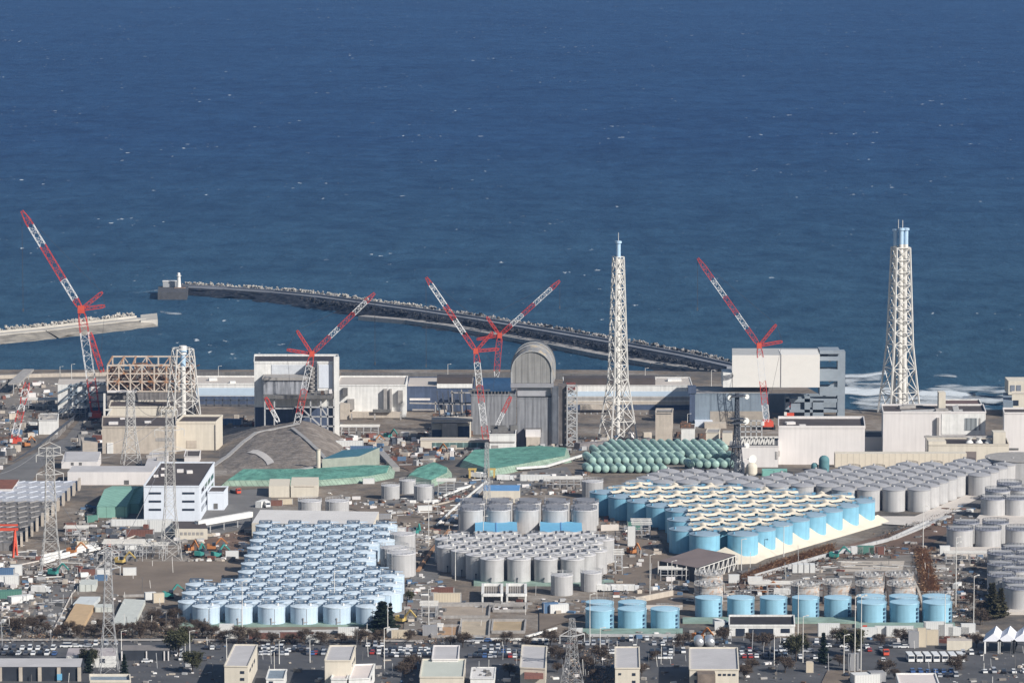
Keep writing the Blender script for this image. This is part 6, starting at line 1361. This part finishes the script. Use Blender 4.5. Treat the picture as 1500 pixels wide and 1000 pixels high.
# lamp posts and poles
lamp = Proto('lamp_post', 'lamp post', 'slim pale lamp posts'); m = MB(); m.cyl((0,0,0), (0,0,12), .22, .12, n=8); lamp.part('pole', m, STEELW); m = MB(); m.beam((0,0,11.9), (1.6,0,12.2), .16); m.box((1.8,0,12.2), (1.0,.4,.25)); lamp.sub(0, 'lantern', m, STEELW)
for x, y, s_, l in ((178,966,1.0,'lower left by the brown-roofed open shed'), (278,966,1.0,'lower left among the brown trees'), (332,968,.8,'left of the leftmost cream office'), (409,972,.8,'right of the leftmost cream office'), (454,970,.8,'left of the grey-roofed office'), (568,930,1.0,'right of the dark conifer'), (563,988,1.6,'right of the pinkish-roofed office'), (628,928,1.6,'beside the orange-tinted pond'), (864,945,1.8,'left of the nearest blue tanks'), (879,970,1.2,'left of the narrow cream office'), (1134,974,1.0,'right of the broad office'), (1176,970,1.6,'beside the brown bare tree'), (1252,985,2.6,'lower right, thick one of a close pair'), (1261,985,2.6,'lower right, second of a close pair'), (1236,990,1.4,'beside the tan yard'), (1169,930,1.8,'right of the white-fronted building'), (1384,935,1.6,'behind the buses at right'), (1400,890,2.4,'on the gravel right of the reeds'), (1400,848,1.6,'before the right grey tanks'), (1352,808,1.8,'by the gravel at the end of the slanting road'), (1426,925,2.0,'left of the olive tree'), (1007,640-8,0.9,'before the grey halls'), (912+130,566,.9,'behind the grey halls at the shore'), (945,566,1.0,'at the shore behind the stack'), (656,560,1.0,'at the shore left of the red crane'), (320,560,.9,'at the shore left of the square reactor block'), (105,560,1.0,'on the left quay'), (88,558,.8,'at the end of the left quay'), (1086,835,1.2,'on the bank below the sky blue tanks'), (1148,815,1.2,'midway along the scalloped apron'), (708,800,1.2,'in the gap by the blue roofs'), (952,875,1.6,'left of the brown shed gap'), (984,868,1.2,'below the brown shed'), (655,835,1.4,'left of the middle grey block'), (628,800,1.8,'in the yard left of the middle grey block'), (667,850,1.2,'at the kerb of the middle grey block'), (490,900,1.6,'among the pale blue tanks'), (355,925,1.8,'before the second pale blue tank')):
    lamp.place(PG(x, y), f'slim lamp post {l}', 0, (1,1,s_))

# ------------------------------------------------------------------ trees and ground cover
def tree_proto(name, kind, seed, leaf=None):
    r = random.Random(seed); t = Proto(name, 'tree', 'trees along the lower part of the site'); m = MB()
    if kind == 'pine':
        m.cyl((0,0,0), (0,0,13), .35, .06, n=7); t.part('trunk', m, BARK); m = MB()
        for i in range(1500):
            z = 1+11.6*r.random()**1.25; R = (13.2-z)*.31*(.55+.45*math.sin(z*3.1+r.random())); a = r.uniform(0, 2*PI); q = R*math.sqrt(r.random()); c = Vector((q*math.cos(a), q*math.sin(a), z-q*.25)); u = Vector((r.uniform(-1,1), r.uniform(-1,1), r.uniform(-.5,.3))).normalized()*.75; v = u.cross(Vector((r.uniform(-1,1), r.uniform(-1,1), 1))).normalized()*.32
            m.add([c-u-v, c+u, c-u+v], [(0,1,2)])
        t.part('crown', m, leaf or PINE)
    else:
        m.cyl((0,0,0), (0,0,3.6), .28, .2, n=7); limbs = []
        for k in range(9):
            a = k*2.4; p = Vector((0,0,r.uniform(1.6,3.6))); e = Vector((math.cos(a)*r.uniform(1.4,2.8), math.sin(a)*r.uniform(1.4,2.8), r.uniform(4.5,8))); m.cyl(p, e, .14, .04, n=5); limbs.append((p, e))
        t.part('trunk', m, BARK); m = MB(); dens = 900 if kind == 'bare' else 3200
        cl = [e+Vector((r.uniform(-1.4,1.4), r.uniform(-1.4,1.4), r.uniform(-1.6,.9))) for p, e in limbs for _ in range(3)]
        for i in range(dens):
            c0 = r.choice(cl); c = c0+Vector((r.gauss(0,.7), r.gauss(0,.7), r.gauss(0,.6)))
            if kind == 'bare': u = Vector((r.uniform(-1,1), r.uniform(-1,1), r.uniform(-.2,1.2))).normalized()*r.uniform(.5,1.2); v = u.cross(Vector((r.uniform(-1,1),r.uniform(-1,1),.3))).normalized()*.07
            else: u = Vector((r.uniform(-1,1), r.uniform(-1,1), r.uniform(-.6,.6))).normalized()*r.uniform(.15,.34); v = u.cross(Vector((r.uniform(-1,1),r.uniform(-1,1),.5))).normalized()*.14
            m.add([c-u-v, c+u-v, c+u+v, c-u+v], [(0,1,2,3)])
        t.part('crown', m, BARE if kind == 'bare' else OLIVE)
    return t
TQ = tree_proto('broad_conifer', 'pine', 9, OLIVEB)
TB, TP, TO = tree_proto('bare_tree', 'bare', 3), tree_proto('conifer', 'pine', 4), tree_proto('leafy_tree', 'leaf', 5)
TP.place(PG(560,924), 'broad dark conifer at the right end of the pale blue tanks', 1, (2.3,2.3,.98))
for x, y, s_, l in ((549,925,.55,'low dark conifer left of the broad one by the pale blue tanks'), (572,922,.9,'small dark conifer right of the broad one by the pale blue tanks'), (1206,972,1.0,'dark conifer in the road strip at lower right'), (130,985,.7,'dark conifer by the flat roofed building at lower left'), (182,990,.7,'dark conifer right of the flat roofed building at lower left')):
    TP.place(PG(x, y), l, random.uniform(0,6), (s_,s_,s_))
for x, y, s_, k_, l in ((1453,906,1.75,1.22,'large olive-brown conical tree by the right grey tanks'), (1466,904,1.3,1.0,'smaller olive conical tree beside the large one at right')): TQ.place(PG(x, y), l, 0, (s_,s_,k_))
for x, y, s_, l in ((262,962,1.3,'dark leafy tree beside the brown-roofed open shed'), (1166,968,1.2,'olive-brown tree in the car strip right of the broad office'), (1248,962,1.3,'brownish leafy tree by the lamp post pair'), (282,985,1.0,'leafy tree left of the leftmost cream office'), (130,978,.9,'leafy bush before the pinkish-roofed building'), (600,880,.5,'bush by the pale blue block corner')):
    TO.place(PG(x, y), l, random.uniform(0,6), (s_,s_,s_))
BT = [(660,946),(678,948),(742,944),(772,948),(806,946),(836,940),(852,942),(1000,952),(1060,940),(1100,944),(1128,942),(1226,942),(1250,944),(1290,944),(1320,944),(1430,948),(640,972),(604,984),(592,992),(746,990),(816,985),(826,972),(812,965),(1230,975),(1150,985),(1100,985),(1408,975),(30,930),(48,924),(66,928),(84,934),(100,932),(116,934),(134,930),(152,934),(172,932),(190,928),(206,936),(222,930),(236,922),(246,934),(262,926),(272,936),(286,922),(296,932),(310,936),(328,940),(350,942),(372,942),(398,944),(424,942),(446,944),(470,944),(500,942),(528,944),(556,942),(600,940),(880,970),(860,982),(846,960),(870,995),(1120,950),(1176,950),(1310,995),(1296,990),(1440,900),(1422,885),(1436,915),(1090,995),(940,990),(960,968),(1400,985),(150,925),(60,915),(225,915),(255,910),(20,922)]
for i, (x, y) in enumerate(BT):
    s_ = .45+.35*((i*37) % 10)/10; near = 'in the strip along the bottom car parks' if y > 938 and x > 585 else 'below the pale blue tank block' if 250 < x < 620 else 'in the thicket at lower left' if x <= 250 else 'in the scrub left of the narrow office' if x < 900 else 'by the bottom right offices'
    TB.place(PG(x, y), f'bare brown tree {near}', i*1.3, (s_*1.25, s_*1.25, s_))['group'] = f'bare brown trees {near}'
def scatter(name, label, zones, n, seed, mats, lo, hi, flat=.5, kind='box', cat='clutter'):
    r = random.Random(seed); m = MB(); ar = []
    for z in zones:
        a = 0
        for (x0, y0), (x1, y1) in zip(z, z[1:]+z[:1]): a += x0*y1-x1*y0
        ar.append(abs(a))
    for _ in range(n):
        z = r.choices(zones, ar)[0]; xs_, ys_ = [p[0] for p in z], [p[1] for p in z]
        for _t in range(40):
            x, y = r.uniform(min(xs_), max(xs_)), r.uniform(min(ys_), max(ys_))
            if inside(x, y, z): break
        p = PG(x, y); s_ = lo+(hi-lo)*r.random()**2.2; m.m = r.randrange(len(mats))
        if kind == 'box':
            l = s_*r.uniform(.7, 2.4); h = s_*r.uniform(.35, 1.1)*flat*2; m.box((p.x, p.y, p.z+h/2-.1), (l, s_, h), r.uniform(-.5,.5) if r.random() < .7 else r.uniform(0,3))
        elif kind == 'blob': m.blob((p.x, p.y, p.z), s_, r.random(), 6, 4, flat)
        elif kind == 'pole': a = r.uniform(-.6,.6); m.beam((p.x-s_*2*math.cos(a), p.y-s_*2*math.sin(a), p.z+.5), (p.x+s_*2*math.cos(a), p.y+s_*2*math.sin(a), p.z+.5), .35)
        elif kind == 'post': m.beam((p.x, p.y, p.z), (p.x+r.uniform(-.4,.4), p.y, p.z+s_), .22)
        else:
            for _k in range(7):
                c = p+Vector((r.gauss(0,.9)*s_, r.gauss(0,.9)*s_, r.uniform(0,1.3)*s_)); u = Vector((r.uniform(-1,1), r.uniform(-1,1), r.uniform(0,1.5)))*s_*.8; v = u.cross(Vector((1,.3,.2))).normalized()*.2; m.add([c-v, c+v, c+u], [(0,1,2)])
    return tag(m.build(name, mats), label, cat, kind='stuff')
CL = [CONC, CONCD, BEIGE, STEELG, RUSTD, CONCD, CONC, DIRTG, ASPHL, STEELD, RUSTD, BEIGE, CONC, WHITE2, WHITE2, CONCD, STEELG, M('dull_blue_clutter', (.10,.17,.27)), M('dull_red_clutter', (.20,.085,.065)), WHITE]
Z_FRONT = [[(0,932),(640,936),(640,948),(0,946)], [(170,870),(300,905),(300,932),(20,930),(60,900)], [(640,936),(1000,936),(1000,948),(640,948)]]
scatter('loose_materials', 'loose site materials strewn over the left yards', [[(0,815),(170,800),(165,845),(60,880),(0,925)], [(120,735),(200,765),(260,800),(160,815),(90,790)], [(258,790),(375,775),(350,822),(265,822)], [(0,880),(80,870),(110,930),(0,935)]], 1300, 21, CL, .4, 2.1)
scatter('loose_materials', 'loose site materials strewn in the middle yards', [[(555,735),(690,715),(720,760),(640,800),(605,830),(580,780)], [(640,700),(860,690),(870,705),(860,725),(770,725),(690,715)], [(595,840),(650,850),(650,930),(595,930)], [(640,885),(870,878),(860,900),(800,900)], [(880,735),(960,765),(970,810),(900,860),(880,870)], [(480,722),(560,735),(560,745),(520,745)]], 1500, 22, CL, .4, 2.0)
scatter('loose_materials', 'loose site materials strewn about the right-hand yards', [[(1060,850),(1220,815),(1240,830),(1240,865),(1060,876)], [(900,862),(1010,845),(1010,875),(900,880)], [(1350,800),(1440,815),(1440,905),(1395,905),(1370,860)], [(1240,802),(1340,795),(1340,818),(1240,820)], [(1380,745),(1430,735),(1420,775),(1340,790)], [(1010,925),(1070,925),(1070,950),(1000,950)], [(1200,925),(1440,928),(1440,945),(1200,935)], [(880,925),(1010,928),(1010,935),(880,935)]], 1500, 23, CL, .35, 1.9)
scatter('loose_materials', 'small gear and rubble strewn around the reactor feet', [[(490,640),(620,640),(640,690),(560,672),(500,672)], [(600,640),(720,655),(690,670),(620,680)], [(820,640),(960,640),(960,655),(850,662)], [(0,560),(85,560),(85,610),(40,650),(0,690)], [(990,640),(1090,640),(1090,655),(990,655)], [(130,610),(160,600),(150,660),(100,660)], [(330,612),(380,612),(380,625),(330,628)], [(760,655),(850,650),(850,668),(780,664)], [(370,628),(500,622),(520,650),(490,640)], [(640,600),(690,600),(690,640),(620,640)]], 1500, 24, CL+[RUSTD, BEIGE], .6, 3.0, .7)
scatter('loose_materials', 'small cabins and gear scattered along the bottom offices', Z_FRONT+[[(200,960),(330,955),(330,1000),(190,1000)], [(420,965),(480,970),(480,1005),(420,1005)], [(545,965),(615,970),(615,1005),(550,1005)], [(725,965),(762,965),(762,1005),(730,1005)], [(802,950),(900,950),(900,1005),(802,1005)], [(938,970),(1008,970),(1008,1005),(938,1005)], [(1085,970),(1240,972),(1310,985),(1310,1005),(1085,1005)], [(1410,950),(1500,960),(1500,1005),(1380,1000)]], 650, 25, CL, .35, 1.6)
scatter('standing_poles', 'thin upright poles and pickets all over the lower yards', [[(0,800),(260,800),(300,930),(0,940)], [(560,740),(700,700),(880,720),(640,800)], [(880,760),(1000,840),(1340,800),(1430,900),(1000,880),(640,930)], [(0,935),(1500,935),(1500,1000),(0,1000)]], 260, 26, [STEELW, STEELG, CONCD], 2.5, 9, kind='post', cat='poles')
scatter('lying_pipes', 'loose lengths of pipe lying in the yards', [[(0,800),(160,800),(100,880),(0,900)], [(580,735),(700,700),(650,780),(600,800)], [(1060,850),(1340,800),(1440,900),(1000,880)], [(480,640),(640,640),(640,690),(500,690)]], 240, 27, [WHITE, STEELG, RUSTD, CONCD], 1.2, 4.5, kind='pole', cat='pipes')
scatter('dry_scrub', 'dry brown scrub along the lower edge and banks', [[(0,900),(90,930),(300,905),(300,938),(0,942)], [(250,925),(640,938),(640,945),(250,945)], [(1080,848),(1225,806),(1230,815),(1090,868)], [(1180,825),(1330,798),(1345,805),(1200,832)], [(1380,840),(1440,850),(1440,915),(1400,910)], [(840,950),(900,955),(900,1005),(830,1005)], [(1280,780),(1400,750),(1400,765),(1290,795)], [(640,935),(870,935),(870,942),(640,942)]], 2600, 28, [BARE, REED, OLIVE, BARE], .5, 1.5, kind='twig', cat='scrub')
scatter('dry_reeds', 'strip of dry orange-brown reeds right of the weathered tanks', [[(1342,806),(1354,806),(1363,835),(1374,868),(1356,870),(1348,840)]], 2200, 29, [REED, M('tan_reed', (.30,.17,.085), var=.4)], .9, 1.7, kind='twig', cat='reeds')
scatter('dry_reeds', 'band of dry brown reeds on the bank below the sky blue tanks', [[(1085,846),(1130,827),(1218,799),(1222,810),(1140,838),(1095,856)]], 3000, 30, [REED, M('tan_reed', (0,0,0))], .7, 1.4, kind='twig', cat='reeds')
def W(label, f1, a, f2, b_, sag=6):
    p, q = PY(a[0], a[1], PG(*f1).y), PY(b_[0], b_[1], PG(*f2).y); m = MB(); pr = None
    for i in range(17):
        f = i/16; c = p+(q-p)*f-Vector((0,0,sag*4*f*(1-f)))
        if pr is not None: m.beam(pr, c, .13)
        pr = c
    tag(m.build('power_line', M('thin_grey_wire', (.22,.22,.23), var=.1)), label, 'power line')
W('upper power line between the left pylon and the tall pale pylon', (75,838), (91,659), (250,818), (238,603)); W('lower power line between the left pylon and the tall pale pylon', (75,838), (95,671), (250,818), (228,627))
W('power line from the left pylon off the left edge', (75,838), (59,659), (-60,860), (-60,690)); W('power line from the tall pale pylon to the slender pylon behind', (250,818), (240,603), (192,680), (190,576))
W('power line from the grey lower pylon to the left pylon', (160,985), (152,812), (75,838), (59,672)); W('power line from the grey lower pylon to the tall pale pylon', (160,985), (168,812), (250,818), (262,603))
# ------------------------------------------------------------------ air
m = MB(); m.box((0, 7000, 190), (5600, 14300, 386))
hz_ = bpy.data.materials.new('thin_sea_haze'); hz_.use_nodes = True; n, l = hz_.node_tree.nodes, hz_.node_tree.links
n.remove(n['Principled BSDF']); v = n.new('ShaderNodeVolumePrincipled'); v.inputs['Color'].default_value = (.27,.52,1.0,1); v.inputs['Density'].default_value = HAZE_D; v.inputs['Anisotropy'].default_value = .2
l.new(v.outputs[0], n['Material Output'].inputs['Volume'])
if HAZE_D > 0: tag(m.build('haze', hz_), 'thin blue sea haze over the whole site', 'haze', kind='stuff')
print('OBJECTS', len(bpy.data.objects), 'CAR', sum(o.name.startswith('parked_car') and o.parent is None for o in bpy.data.objects))
